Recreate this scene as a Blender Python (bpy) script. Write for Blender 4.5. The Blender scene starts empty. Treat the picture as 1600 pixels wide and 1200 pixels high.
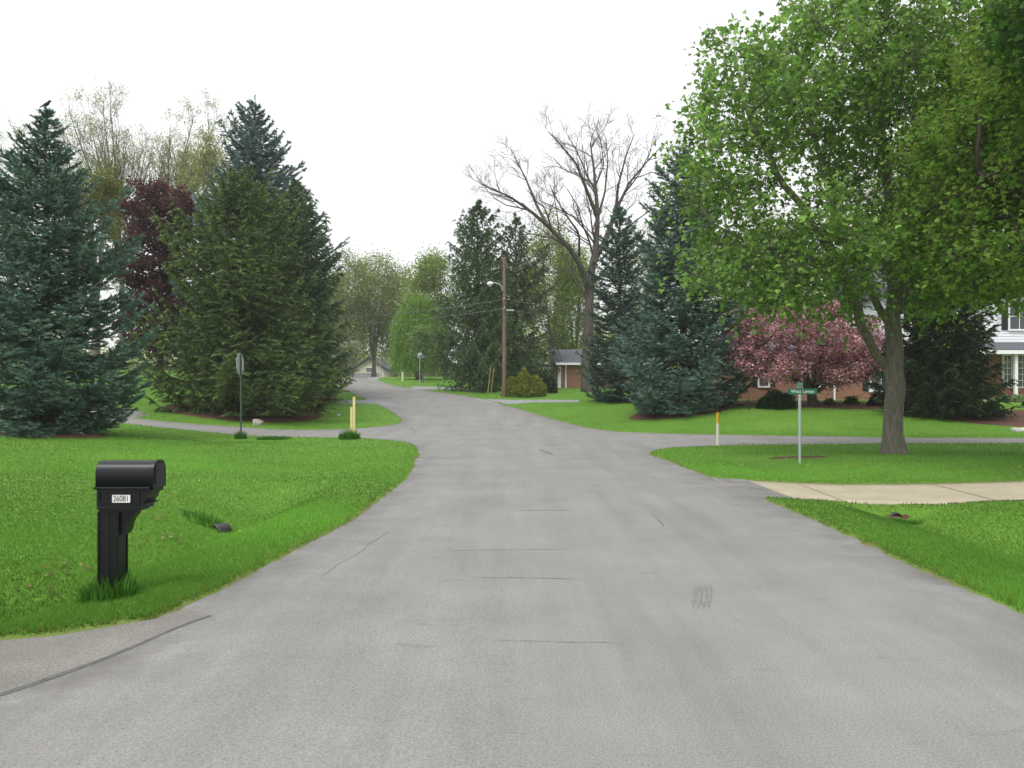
import bpy, math, random
import numpy as np
from mathutils import Vector, Matrix

# ------------------------------------------------------------------ camera, sky, sun, exposure
S = bpy.context.scene
COL = S.collection
R_ = math.radians
cam_d = bpy.data.cameras.new('camera')
cam = bpy.data.objects.new('camera', cam_d)
COL.objects.link(cam)
cam.location = (0, 0, 1.7)
cam.rotation_euler = (R_(90), 0, 0)
cam_d.sensor_width = 36
cam_d.lens = 36 * 1250 / 1600
cam_d.shift_y = 10 / 1600
cam_d.clip_start = 0.05
cam_d.clip_end = 3000
S.camera = cam

SUN_EL, SUN_AZ = R_(58), R_(215)      # azimuth clockwise from +Y
w = bpy.data.worlds.new('World')
S.world = w
w.use_nodes = True
nt = w.node_tree
bg = nt.nodes['Background']
sky = nt.nodes.new('ShaderNodeTexSky')
sky.sky_type = 'NISHITA'
sky.sun_disc = False
sky.sun_elevation = SUN_EL
sky.sun_rotation = SUN_AZ
sky.air_density = 1.0
sky.dust_density = 6.0
hs = nt.nodes.new('ShaderNodeHueSaturation')
hs.inputs['Saturation'].default_value = 0.12
mx = nt.nodes.new('ShaderNodeMix')
mx.data_type = 'RGBA'
mx.inputs[0].default_value = 0.55
mx.inputs[7].default_value = (7.6, 7.7, 7.8, 1)      # closed cloud cover
nt.links.new(sky.outputs[0], hs.inputs['Color'])
nt.links.new(hs.outputs[0], mx.inputs[6])
nt.links.new(mx.outputs[2], bg.inputs[0])
bg.inputs[1].default_value = 0.15
sd = bpy.data.lights.new('sun', 'SUN')
sd.energy = 1.25
sd.angle = R_(25)
sd.color = (1.0, 0.97, 0.93)
sun = bpy.data.objects.new('sun', sd)
COL.objects.link(sun)
sdir = Vector((math.sin(SUN_AZ) * math.cos(SUN_EL), math.cos(SUN_AZ) * math.cos(SUN_EL), math.sin(SUN_EL)))
sun.rotation_euler = sdir.to_track_quat('Z', 'Y').to_euler()
sun.location = (0, 0, 60)
vs = S.view_settings
S.display_settings.display_device = 'sRGB'
vs.view_transform = 'Standard'
vs.look = 'None'
vs.exposure = 0.48
vs.gamma = 1
vs.use_curve_mapping = False
S.cycles.max_bounces = 6
S.cycles.diffuse_bounces = 4
S.cycles.glossy_bounces = 2
S.cycles.transmission_bounces = 4
S.cycles.use_denoising = True
S.cycles.volume_bounces = 1
HAZE = 0.00045

# ------------------------------------------------------------------ helpers
F, CX, HZ = 1250.0, 800.0, 610.0


def W(u, v, y):
    """a point of the photograph at a chosen distance"""
    return np.array([(u - CX) / F * y, y, 1.7 - (v - HZ) / F * y])


def lin(r, g, b):
    f = lambda c: (c / 255) / 12.92 if c / 255 <= 0.04045 else ((c / 255 + 0.055) / 1.055) ** 2.4
    return (f(r), f(g), f(b))


def smooth(a, b, x):
    t = np.clip((x - a) / (b - a), 0, 1)
    return t * t * (3 - 2 * t)


def tag(o, label=None, cat=None, group=None, kind=None):
    if label: o['label'] = label
    if cat: o['category'] = cat
    if group: o['group'] = group
    if kind: o['kind'] = kind
    return o


def thing(name, label, cat, loc=(0, 0, 0), group=None, rz=0):
    o = bpy.data.objects.new(name, None)
    o.empty_display_size = 0.2
    COL.objects.link(o)
    o.location = loc
    o.rotation_euler = (0, 0, rz)
    return tag(o, label, cat, group)


def mesh_np(name, V, faces, mat, parent=None, col=None, smooth_=False, mats=None, midx=None):
    """faces: list of int arrays (M,3) or (M,4)"""
    me = bpy.data.meshes.new(name)
    V = np.asarray(V, np.float32)
    fl = [np.asarray(f, np.int32) for f in (faces if isinstance(faces, list) else [faces]) if len(f)]
    nf = sum(len(f) for f in fl)
    nl = sum(f.size for f in fl)
    me.vertices.add(len(V))
    me.vertices.foreach_set('co', V.ravel())
    me.loops.add(nl)
    me.loops.foreach_set('vertex_index', np.concatenate([f.ravel() for f in fl]))
    me.polygons.add(nf)
    tot = np.concatenate([np.full(len(f), f.shape[1], np.int32) for f in fl])
    st = np.concatenate([[0], np.cumsum(tot)[:-1]]).astype(np.int32)
    me.polygons.foreach_set('loop_start', st)
    me.polygons.foreach_set('loop_total', tot)
    if smooth_:
        me.polygons.foreach_set('use_smooth', np.ones(nf, bool))
    if midx is not None:
        me.polygons.foreach_set('material_index', np.asarray(midx, np.int32))
    if col is not None:
        a = me.attributes.new('tint', 'FLOAT_COLOR', 'POINT')
        c = np.ones((len(V), 4), np.float32)
        c[:, :3] = col
        a.data.foreach_set('color', c.ravel())
    for m in (mats or [mat]):
        me.materials.append(m)
    me.update(calc_edges=True)
    me.validate()
    o = bpy.data.objects.new(name, me)
    COL.objects.link(o)
    if parent is not None:
        o.parent = parent
    return o


class MB:
    """collects shapes for ONE mesh"""
    def __init__(self):
        self.v, self.f, self.m, self.s = [], [], [], []

    def add(self, V, Fs, mi=0, sm=False):
        n = len(self.v)
        self.v += [tuple(map(float, p)) for p in V]
        for f in Fs:
            self.f.append([i + n for i in f])
            self.m.append(mi)
            self.s.append(sm)
        return self

    def box(self, x0, x1, y0, y1, z0, z1, mi=0):
        V = [(x0, y0, z0), (x1, y0, z0), (x1, y1, z0), (x0, y1, z0), (x0, y0, z1), (x1, y0, z1), (x1, y1, z1), (x0, y1, z1)]
        return self.add(V, [(0, 3, 2, 1), (4, 5, 6, 7), (0, 1, 5, 4), (1, 2, 6, 5), (2, 3, 7, 6), (3, 0, 4, 7)], mi)

    def prism(self, prof, axis, a, b, mi=0, sm=False):
        """closed 2-D outline extruded along an axis ('x': outline in y,z; 'y': x,z; 'z': x,y)"""
        def P(p, t):
            return {'x': (t, p[0], p[1]), 'y': (p[0], t, p[1]), 'z': (p[0], p[1], t)}[axis]
        n = len(prof)
        V = [P(p, a) for p in prof] + [P(p, b) for p in prof]
        self.add(V, [(i, (i + 1) % n, n + (i + 1) % n, n + i) for i in range(n)], mi, sm)
        return self.add(V, [tuple(range(n))[::-1], tuple(range(n, 2 * n))], mi)

    def tube(self, pts, rad, n=8, mi=0, cap=True):
        V, Fq = tube_np([np.asarray(pts, float)], [np.full(len(pts), rad) if np.isscalar(rad) else np.asarray(rad, float)], n)
        k = len(pts)
        fs = [tuple(f) for f in Fq]
        self.add(V, fs, mi, True)
        if cap:
            self.add(V, [tuple(range(n))[::-1], tuple(range((k - 1) * n, k * n))], mi)
        return self

    def build(self, name, mat, parent=None, bevel=0):
        me = bpy.data.meshes.new(name)
        me.from_pydata(self.v, [], self.f)
        for m in (mat if isinstance(mat, list) else [mat]):
            me.materials.append(m)
        me.polygons.foreach_set('material_index', self.m)
        me.polygons.foreach_set('use_smooth', self.s)
        me.update()
        o = bpy.data.objects.new(name, me)
        COL.objects.link(o)
        if parent is not None: o.parent = parent
        if bevel:
            b = o.modifiers.new('bevel', 'BEVEL')
            b.width = bevel
            b.segments = 2
            b.limit_method = 'ANGLE'
        return o


def tube_np(chains, radii, nsides):
    """quads for many tapering tubes; nsides int or list"""
    VV, FF, off = [], [], 0
    for i, (P, r) in enumerate(zip(chains, radii)):
        n = nsides if isinstance(nsides, int) else nsides[i]
        k = len(P)
        T = np.gradient(P, axis=0)
        T /= np.linalg.norm(T, axis=1, keepdims=True) + 1e-9
        t0 = T[0]
        ref = np.array([1.0, 0, 0]) if abs(t0[0]) < 0.8 else np.array([0, 1.0, 0])
        A = np.cross(T, ref)
        A /= np.linalg.norm(A, axis=1, keepdims=True) + 1e-9
        B = np.cross(T, A)
        an = np.linspace(0, 2 * np.pi, n, endpoint=False)
        ring = P[:, None] + r[:, None, None] * (np.cos(an)[None, :, None] * A[:, None] + np.sin(an)[None, :, None] * B[:, None])
        VV.append(ring.reshape(-1, 3))
        a = (np.arange(k - 1)[:, None] * n + np.arange(n)[None]).ravel()
        b = (np.arange(k - 1)[:, None] * n + (np.arange(n)[None] + 1) % n).ravel()
        FF.append(np.stack([a, b, b + n, a + n], 1) + off)
        off += k * n
    return np.concatenate(VV), np.concatenate(FF)


# ------------------------------------------------------------------ materials
def mat(name, color, rough=0.7, spec=0.3, metal=0.0):
    m = bpy.data.materials.new(name)
    m.use_nodes = True
    b = m.node_tree.nodes['Principled BSDF']
    b.inputs['Base Color'].default_value = (*color, 1)
    b.inputs['Roughness'].default_value = rough
    b.inputs['Specular IOR Level'].default_value = spec
    b.inputs['Metallic'].default_value = metal
    return m


def N(m, t, **kw):
    n = m.node_tree.nodes.new(t)
    for k, v in kw.items(): setattr(n, k, v)
    return n


def L(m, a, b): m.node_tree.links.new(a, b)


def coords(m, scale=(1, 1, 1)):
    tc = N(m, 'ShaderNodeTexCoord')
    mp = N(m, 'ShaderNodeMapping')
    mp.inputs['Scale'].default_value = scale
    L(m, tc.outputs['Object'], mp.inputs['Vector'])
    return mp.outputs[0]


def noise(m, vec, scale, detail=4, rough=0.6):
    n = N(m, 'ShaderNodeTexNoise')
    n.inputs['Scale'].default_value = scale
    n.inputs['Detail'].default_value = detail
    n.inputs['Roughness'].default_value = rough
    L(m, vec, n.inputs['Vector'])
    return n.outputs['Fac']


def ramp(m, fac, stops):
    r = N(m, 'ShaderNodeValToRGB')
    e = r.color_ramp.elements
    while len(e) < len(stops): e.new(0.5)
    for i, (p, c) in enumerate(stops):
        e[i].position = p
        e[i].color = (*c, 1) if len(c) == 3 else c
    L(m, fac, r.inputs[0])
    return r.outputs[0]


def mixc(m, fac, a, b, mode='MIX'):
    x = N(m, 'ShaderNodeMix', data_type='RGBA', blend_type=mode)
    if isinstance(fac, (int, float)): x.inputs[0].default_value = fac
    else: L(m, fac, x.inputs[0])
    for i, c in ((6, a), (7, b)):
        if isinstance(c, tuple): x.inputs[i].default_value = (*c, 1)
        else: L(m, c, x.inputs[i])
    return x.outputs[2]


def bump(m, h, strength=0.3, dist=0.02):
    b = N(m, 'ShaderNodeBump')
    b.inputs['Strength'].default_value = strength
    b.inputs['Distance'].default_value = dist
    L(m, h, b.inputs['Height'])
    L(m, b.outputs[0], m.node_tree.nodes['Principled BSDF'].inputs['Normal'])


def base(m, c): L(m, c, m.node_tree.nodes['Principled BSDF'].inputs['Base Color'])


def foliage(name, transl=0.3, rough=0.55, spec=0.25):
    m = mat(name, (0.1, 0.2, 0.05), rough, spec)
    t = m.node_tree
    a = N(m, 'ShaderNodeAttribute', attribute_name='tint')
    base(m, a.outputs['Color'])
    tr = N(m, 'ShaderNodeBsdfTranslucent')
    L(m, a.outputs['Color'], tr.inputs['Color'])
    x = N(m, 'ShaderNodeMixShader')
    x.inputs[0].default_value = transl
    L(m, t.nodes['Principled BSDF'].outputs[0], x.inputs[1])
    L(m, tr.outputs[0], x.inputs[2])
    L(m, x.outputs[0], t.nodes['Material Output'].inputs['Surface'])
    return m


def bark(name, c1, c2, sc=1.0):
    m = mat(name, c1, 0.9, 0.15)
    v = coords(m, (9 * sc, 9 * sc, 1.6 * sc))
    f = noise(m, v, 2.0, 6, 0.65)
    base(m, ramp(m, f, [(0.3, c1), (0.7, c2)]))
    bump(m, f, 0.6, 0.03)
    return m


M_LEAF = foliage('leaf', 0.6)
M_NEEDLE = foliage('needle', 0.12, 0.6, 0.2)
M_PETAL = foliage('petal', 0.35, 0.7, 0.1)
M_GRASS = foliage('grass_blade', 0.35, 0.6, 0.2)
M_BARK = bark('maple_bark', (0.085, 0.075, 0.058), (0.20, 0.185, 0.155))
M_BARK2 = bark('grey_bark', (0.10, 0.088, 0.075), (0.20, 0.18, 0.16), 0.6)
M_BARK3 = bark('dark_bark', (0.035, 0.028, 0.022), (0.09, 0.075, 0.06), 0.8)
M_BARKD = bark('oak_bark', (0.055, 0.047, 0.038), (0.12, 0.105, 0.088), 0.6)
M_WOODPOLE = bark('pole_wood', (0.13, 0.085, 0.065), (0.24, 0.165, 0.13), 0.8)

# ------------------------------------------------------------------ terrain shape
PX = np.array([-500, 33, 36, 39, 42, 45, 50, 63, 76, 90, 105, 130, 3000], float)
PZ = np.array([0, 0, .08, .28, .60, .90, 1.30, 1.95, 2.60, 3.20, 3.35, 3.4, 3.4], float)
RX = np.array([-500, 28.6, 30.5, 33, 36, 40, 44, 50, 63, 76, 90, 105, 130, 3000], float)
RZ = np.array([0, 0, .10, .38, .80, 1.05, 1.15, 1.45, 2.0, 2.6, 3.2, 3.35, 3.4, 3.4], float)
_yy = np.linspace(-20, 160, 3601)
_k = np.hanning(41); _k /= _k.sum()
def _sm(X, Z):
    z = np.interp(_yy, X, Z)
    zp = np.pad(z, 20, mode='edge')
    return np.convolve(zp, _k, 'valid')
_zc, _zr = _sm(PX, PZ), _sm(RX, RZ)


def zroad(y): return np.interp(y, _yy, _zc)


def G(u, v):
    """ground point on the road profile under a photograph pixel"""
    vv = HZ + F * (1.7 - zroad(_yy)) / np.maximum(_yy, 0.1)
    m = _yy > 2.5
    y = np.interp(-v, -vv[m], _yy[m])
    return np.array([(u - CX) / F * y, y])


def crom(P, n=5):
    P = np.asarray(P, float)
    Q = np.vstack([2 * P[0] - P[1], P, 2 * P[-1] - P[-2]])
    out = []
    for i in range(1, len(Q) - 2):
        p0, p1, p2, p3 = Q[i - 1:i + 3]
        for t in np.linspace(0, 1, n, endpoint=False):
            out.append(0.5 * (2 * p1 + (p2 - p0) * t + (2 * p0 - 5 * p1 + 4 * p2 - p3) * t * t + (3 * p1 - p0 - 3 * p2 + p3) * t ** 3))
    out.append(P[-1])
    return np.array(out)


left1 = [(-14, -8), (-14, 1.5), (-6, 2.4), (-3.75, 3.1), (-2.95, 4.1), (-2.62, 4.9), (-2.5, 5.5)] + [tuple(G(*p)) for p in
    [(230, 978), (297, 944), (400, 893), (468, 857), (552, 812), (595, 780), (637, 746), (652, 716), (654, 704), (643, 693.5), (603, 688), (552, 685.5), (425, 683)]] + [(-12.5, 30.3), (-20, 31.6), (-45, 35.5)]
left2 = [(-45, 42), (-20, 38.3)] + [tuple(G(*p)) for p in
    [(217, 671.5), (382, 672), (531, 671), (595, 666), (622, 662), (629, 658), (626, 653), (613, 643), (593, 633), (568, 622), (551, 615.5), (531, 610.5)]] + [(-15.5, 67), (-18.2, 78), (-21, 90), (-27, 108), (-40, 128)]
right2 = [(-33, 132), (-21, 112), (-14.9, 90), (-12.8, 76)] + [tuple(G(*p)) for p in
    [(622, 604), (681, 612), (744, 622), (783, 632), (854, 652), (919, 668.5), (955, 673.5), (1010, 676.5), (1100, 679), (1300, 682), (1600, 684.5)]] + [(45, 29)]
right1 = [(45, 24.4)] + [tuple(G(*p)) for p in
    [(1600, 693.5), (1300, 695), (1160, 696.5), (1070, 699.5), (1030, 703), (1014, 708), (1025, 714.5), (1060, 727), (1106, 745), (1131, 752), (1190, 779), (1234, 798), (1287, 820), (1359, 854), (1412, 879), (1506, 920), (1600, 961)]] + [(3.85, 4), (3.85, 0), (3.85, -8)]
ROAD = np.vstack([crom(left1), crom(left2), crom(right2), crom(right1)])
SEAM = crom([(-14, 1.75), (-6, 2.6), (-3.75, 3.3), (-3.0, 4.25), (-2.62, 5.0), (-2.40, 5.75), (-2.28, 6.05)], 10)
AP_TOP = crom([(-14, 4.2), (-9, 4.6), (-5, 5.15), (-3.5, 5.42), (-2.9, 5.75), (-2.5, 6.0)], 4)
APRON = np.vstack([AP_TOP, [(-1.9, 5.3), (-2.2, 3.6), (-2.2, -6), (-14, -6)]])


def resample(P, n):
    P = np.asarray(P, float)
    d = np.concatenate([[0], np.cumsum(np.linalg.norm(np.diff(P, axis=0), axis=1))])
    t = np.linspace(0, d[-1], n) ** 1.0
    return np.stack([np.interp(t, d, P[:, i]) for i in range(P.shape[1])], 1)


DR_TOP = resample(crom([(3.86, 15.75), (4.25, 15.35), (5.2, 15.1), (7, 14.9), (9, 14.75), (13, 15.3), (24, 16.6), (40, 18)], 6), 160)
DR_BOT = resample(crom([(4.03, 12.62), (4.5, 12.55), (6, 12.42), (9, 12.45), (13, 12.6), (24, 13.8), (40, 14.8)], 6), 160)
DRIVE = np.vstack([[(3.4, 15.9)], DR_TOP, DR_BOT[::-1], [(3.6, 12.5)]])
gd = lambda pts: np.array([G(*p) for p in pts])
DR_L = gd([(470, 626.5), (545, 626), (580, 625), (606, 633), (590, 631.5), (470, 631)])
DR_R1 = gd([(752, 623.6), (800, 624.8), (904, 625.2), (904, 628.6), (830, 628.8), (794, 632)])
DR_R2 = gd([(640, 604.2), (750, 607.6), (750, 609.6), (690, 609), (650, 608.5)])
DR_R3 = gd([(584, 593.6), (632, 594.4), (632, 596.6), (580, 597)])


def sdf(poly, X, Y):
    """signed distance to a polygon, negative inside"""
    P = np.asarray(poly, float)
    Qn = np.roll(P, -1, 0)
    out = np.full(X.shape, 1e9)
    par = np.zeros(X.shape, bool)
    for a, b in zip(P, Qn):
        e = b - a
        ll = e @ e
        if ll < 1e-12: continue
        t = np.clip(((X - a[0]) * e[0] + (Y - a[1]) * e[1]) / ll, 0, 1)
        d = (X - a[0] - t * e[0]) ** 2 + (Y - a[1] - t * e[1]) ** 2
        np.minimum(out, d, out)
        c = ((a[1] > Y) != (b[1] > Y))
        if c.any() and e[1] != 0:
            par ^= c & (X < a[0] + (Y - a[1]) / e[1] * e[0])
    out = np.sqrt(out)
    return np.where(par, -out, out)


PAVED = [ROAD, APRON, DRIVE, DR_L, DR_R1, DR_R2, DR_R3]


def paved_sdf(X, Y):
    return np.minimum.reduce([sdf(p, X, Y) for p in PAVED])


_rng0 = np.random.default_rng(3)
_wav = [(_rng0.uniform(0.15, 1.1), _rng0.uniform(0, 6.28), _rng0.uniform(0, 6.28)) for _ in range(14)]


def wob(X, Y):
    s = 0
    for k, a, p in _wav:
        s = s + np.sin(k * (X * math.cos(a) + Y * math.sin(a)) + p) / (1 + 2.2 * k)
    return s


def H0(X, Y, dr=None):
    """ground height ignoring pavements; dr = distance to road edge"""
    X = np.asarray(X, float); Y = np.asarray(Y, float)
    if dr is None: dr = sdf(ROAD, X, Y)
    zc, zr = np.interp(Y, _yy, _zc), np.interp(Y, _yy, _zr)
    z = zc + (zr - zc) * smooth(3, 13, X) * smooth(0.0, 3.5, dr) * (Y > 24)
    q = np.maximum(0, -X - 9.2)
    z = z + 0.085 * q * q / (q + 1.2) * (1 - smooth(60, 90, Y)) * (1 - 0.55 * smooth(10, 40, q))
    near = 1 - smooth(24, 30, Y)
    # drainage swales beside the road
    dl = -0.34 * np.exp(-((dr - 1.95) / 0.60) ** 2) * (X < 0) * (1 - smooth(11.5, 15.5, Y))
    dl = dl - 0.10 * np.exp(-((dr - 2.4) / 1.3) ** 2) * (X < 0) * near
    dq = -0.27 * np.exp(-((dr - 1.95) / 0.75) ** 2) * (X > 0) * (1 - 0.62 * smooth(14, 17, Y)) * (1 - smooth(20, 23.5, Y))
    rise = 0.10 * smooth(3, 7, dr) * near
    z = z + (dl + dq + rise) * (Y < 32)
    z = z + 0.02 * wob(X, Y) * smooth(0.2, 2.5, dr)
    return z


def H_pave(X, Y):
    dr = sdf(ROAD, X, Y)
    return np.where(dr < 0.6, H0(X, Y, dr * 0), 0)


def zdrive(X, Y):
    return 0.0 - 0.07 * np.exp(-((X - 6.3) / 1.8) ** 2) + 0.10 * smooth(8, 14, X) + 0.9 * smooth(14, 40, X)


def terrain(X, Y):
    X = np.asarray(X, float); Y = np.asarray(Y, float)
    dr = sdf(ROAD, X, Y)
    z = H0(X, Y, np.maximum(dr, 0))
    ds = [dr]
    for p in PAVED[1:]:
        d = sdf(p, X, Y)
        if p is DRIVE:
            k = 1 - smooth(0.0, 0.9, d)
            kk = np.where(Y < 13.4, 1 - smooth(0.0, 0.34 + 0.9 * smooth(7, 10, X) + 0.5 * (1 - smooth(4.2, 5.2, X)), d), 1 - smooth(0, 1.6, d))
            z = z + (zdrive(X, Y) - z) * kk * smooth(-0.1, 0.6, dr)
        elif p is APRON:
            z = z + (0.0 - z) * (1 - smooth(0.0, 0.8, d)) * smooth(-0.1, 0.3, dr)
        ds.append(d)
    sd_ = np.minimum.reduce(ds)
    # ragged turf edge
    rag = np.sin(7.3 * X + 2.1 * Y) + np.sin(-4.1 * X + 9.7 * Y + 1) + .8 * np.sin(17 * X - 11 * Y + 2) + .7 * np.sin(23 * Y + 6 * X) + 1.2 * np.sin(2.3 * Y + 1.1 * X)
    sd_ = sd_ + 0.014 * rag
    return z + np.clip(sd_ * 0.5, -0.07, 0.03), sd_


def tz(x, y):
    return float(terrain(np.array([x]), np.array([y]))[0][0])


def axis(segs):
    out = []
    for a, b, s in segs:
        out.append(np.arange(a, b - s * 0.4, s))
    out.append([segs[-1][1]])
    return np.concatenate(out)


gx = axis([(-600, -100, 60), (-100, -40, 6), (-40, -16, 0.8), (-16, 22, 0.13), (22, 45, 0.8), (45, 110, 6), (110, 600, 60)])
gy = axis([(-60, -6, 4), (-6, 4, 0.5), (4, 31, 0.11), (31, 66, 0.25), (66, 100, 0.6), (100, 140, 2), (140, 900, 50)])
XX, YY = np.meshgrid(gx, gy)
ZZ, SD = terrain(XX, YY)
nx, ny = len(gx), len(gy)
idx = np.arange(nx * ny).reshape(ny, nx)
quads = np.stack([idx[:-1, :-1], idx[:-1, 1:], idx[1:, 1:], idx[1:, :-1]], -1).reshape(-1, 4)

M_LAWN = mat('lawn_grass', (0.05, 0.15, 0.012), 0.85, 0.1)
v = coords(M_LAWN)
n1 = noise(M_LAWN, v, 0.45, 5, 0.6)
n2 = noise(M_LAWN, v, 22, 3, 0.7)
n3 = noise(M_LAWN, coords(M_LAWN, (0.5, 2.2, 1)), 0.9, 3, 0.6)
ca = ramp(M_LAWN, n1, [(0.32, (0.052, 0.142, 0.012)), (0.5, (0.075, 0.180, 0.018)), (0.68, (0.112, 0.225, 0.032))])
cb = mixc(M_LAWN, n3, ca, (0.12, 0.235, 0.034))
cc = ramp(M_LAWN, n2, [(0.25, (0.72, 0.72, 0.72)), (0.75, (1.2, 1.2, 1.15))])
at = N(M_LAWN, 'ShaderNodeAttribute', attribute_name='tint')
cd = mixc(M_LAWN, 0.8, cb, cc, 'MULTIPLY')
ce = mixc(M_LAWN, at.outputs['Fac'], cd, (0.15, 0.11, 0.062))
base(M_LAWN, ce)
bump(M_LAWN, n2, 0.5, 0.03)
# bare straw-coloured dirt in the few centimetres next to the asphalt
edge = np.exp(-(np.maximum(SD, 0) / 0.07) ** 2) * 0.9 * (0.55 + 0.45 * np.sin(XX * 3.1 + YY * 1.7) * np.sin(YY * 2.3))
lawn = mesh_np('lawn', np.stack([XX, YY, ZZ], -1).reshape(-1, 3), quads, M_LAWN,
               col=np.repeat(np.clip(edge, 0, 1).reshape(-1, 1), 3, 1), smooth_=True)
tag(lawn, kind='structure')


def sheet(name, poly, zf, mat_, res, margin, dz, y_max=None, extra=None, mats=None):
    P = np.asarray(poly)
    x0, y0 = P.min(0) - margin - res
    x1, y1 = P.max(0) + margin + res
    if y_max: y1 = min(y1, y_max)
    ax, ay = np.arange(x0, x1 + res, res), np.arange(y0, y1 + res, res)
    X, Y = np.meshgrid(ax, ay)
    d = sdf(P, X, Y)
    Z = zf(X, Y, d) + dz
    idn = np.arange(X.size).reshape(X.shape)
    q = np.stack([idn[:-1, :-1], idn[:-1, 1:], idn[1:, 1:], idn[1:, :-1]], -1).reshape(-1, 4)
    keep = (d.ravel()[q] < margin).any(1)
    q = q[keep]
    used = np.unique(q)
    mp = -np.ones(X.size, int)
    mp[used] = np.arange(len(used))
    V = np.stack([X, Y, Z], -1).reshape(-1, 3)[used]
    o = mesh_np(name, V, mp[q], mat_, smooth_=True, col=np.repeat(np.exp(-np.maximum(-d.ravel()[used], 0) / .38)[:, None], 3, 1))
    return tag(o, kind='structure')


M_ASPH = mat('asphalt', (0.24, 0.24, 0.235), 0.85, 0.2)
v = coords(M_ASPH)
g1 = noise(M_ASPH, v, 75, 3, 0.85)
g2 = noise(M_ASPH, coords(M_ASPH, (1.0, 0.07, 1)), 1.9, 6, 0.68)
g3 = noise(M_ASPH, v, 0.7, 5, 0.65)
g4 = noise(M_ASPH, coords(M_ASPH, (1, 3.0, 1)), 1.1, 6, 0.7)
c0 = ramp(M_ASPH, g3, [(0.3, (0.192, 0.190, 0.185)), (0.7, (0.240, 0.236, 0.227))])
c1 = mixc(M_ASPH, 0.55, c0, ramp(M_ASPH, g2, [(0.32, (0.78, 0.78, 0.79)), (0.62, (1.08, 1.08, 1.07))]), 'MULTIPLY')
c2 = mixc(M_ASPH, 0.9, c1, ramp(M_ASPH, g1, [(0.30, (0.58, 0.58, 0.59)), (0.5, (1, 1, 1)), (0.70, (1.42, 1.40, 1.36))]), 'MULTIPLY')
c3 = mixc(M_ASPH, 0.6, c2, ramp(M_ASPH, g4, [(0.30, (0.72, 0.72, 0.73)), (0.40, (1, 1, 1))]), 'MULTIPLY')
ea = N(M_ASPH, 'ShaderNodeAttribute', attribute_name='tint')
gm = N(M_ASPH, 'ShaderNodeMath', operation='MULTIPLY')
L(M_ASPH, ea.outputs['Fac'], gm.inputs[0]); L(M_ASPH, ramp(M_ASPH, noise(M_ASPH, v, 1.7, 5, .7), [(0.35, (0, 0, 0)), (0.65, (1, 1, 1))]), gm.inputs[1])
c4 = mixc(M_ASPH, gm.outputs[0], c3, (0.125, 0.12, 0.112))
base(M_ASPH, c4)
bump(M_ASPH, g1, 0.35, 0.006)
M_TAR = mat('tar', (0.10, 0.10, 0.105), 0.9, 0.1)
fn = noise(M_TAR, coords(M_TAR), 14, 4, 0.7)
base(M_TAR, ramp(M_TAR, fn, [(0.35, (0.082, 0.082, 0.084)), (0.70, (0.145, 0.144, 0.142))]))
M_SCUFF = mat('tyre_scuff', (0.2, 0.2, 0.2), 0.8, 0.2)
fn = noise(M_SCUFF, coords(M_SCUFF, (1, .4, 1)), 26, 4, 0.8)
base(M_SCUFF, ramp(M_SCUFF, fn, [(0.35, (0.150, 0.150, 0.150)), (0.60, (0.212, 0.209, 0.202))]))
M_CHIP = mat('chip_seal', (0.22, 0.21, 0.19), 0.9, 0.2)
v = coords(M_CHIP)
g1 = noise(M_CHIP, v, 70, 2, 0.8)
g3 = noise(M_CHIP, v, 1.6, 5, 0.6)
c0 = ramp(M_CHIP, g3, [(0.3, (0.150, 0.146, 0.136)), (0.7, (0.205, 0.198, 0.182))])
base(M_CHIP, mixc(M_CHIP, 0.85, c0, ramp(M_CHIP, g1, [(0.28, (0.5, 0.5, 0.5)), (0.5, (1, 1, 1)), (0.76, (1.7, 1.66, 1.55))]), 'MULTIPLY'))
bump(M_CHIP, g1, 0.5, 0.01)
M_CONC = mat('sandy_concrete', (0.42, 0.36, 0.25), 0.85, 0.2)
v = coords(M_CONC)
base(M_CONC, mixc(M_CONC, 0.6, ramp(M_CONC, noise(M_CONC, v, 1.1, 5, 0.65), [(0.3, (0.315, 0.275, 0.195)), (0.7, (0.41, 0.365, 0.265))]),
                  ramp(M_CONC, noise(M_CONC, v, 60, 2, 0.7), [(0.3, (0.78, 0.78, 0.78)), (0.7, (1.15, 1.15, 1.15))]), 'MULTIPLY'))
M_GREYDRIVE = mat('grey_drive', (0.24, 0.25, 0.26), 0.85, 0.2)
v = coords(M_GREYDRIVE)
base(M_GREYDRIVE, ramp(M_GREYDRIVE, noise(M_GREYDRIVE, v, 3, 5, 0.7), [(0.3, (0.20, 0.205, 0.215)), (0.7, (0.28, 0.285, 0.29))]))

zr_ = lambda X, Y, d: H0(X, Y, np.maximum(sdf(ROAD, X, Y), 0) * 0)
road = sheet('road', ROAD, zr_, M_ASPH, 0.3, 0.35, 0.0)


def strip_mesh(mb, pts, wid, mi, dz=0.004, jag=0.0, rng=None):
    P = np.asarray(pts, float)
    T = np.gradient(P, axis=0); T /= np.linalg.norm(T, axis=1, keepdims=True)
    Nn = np.stack([-T[:, 1], T[:, 0]], 1)
    wd = np.full(len(P), wid) if np.isscalar(wid) else np.asarray(wid)
    if rng is not None: wd = wd * rng.uniform(1 - jag, 1 + jag, len(P))
    A, B = P + Nn * wd[:, None] / 2, P - Nn * wd[:, None] / 2
    z = zroad(P[:, 1]) + dz - .003 * (P[:, 0] < -.05) * (P[:, 1] < 25)
    V = [(*a, zz) for a, zz in zip(A, z)] + [(*b, zz) for b, zz in zip(B, z)]
    n = len(P)
    mb.add(V, [(i, i + n, i + n + 1, i + 1) for i in range(n - 1)], mi)


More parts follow.
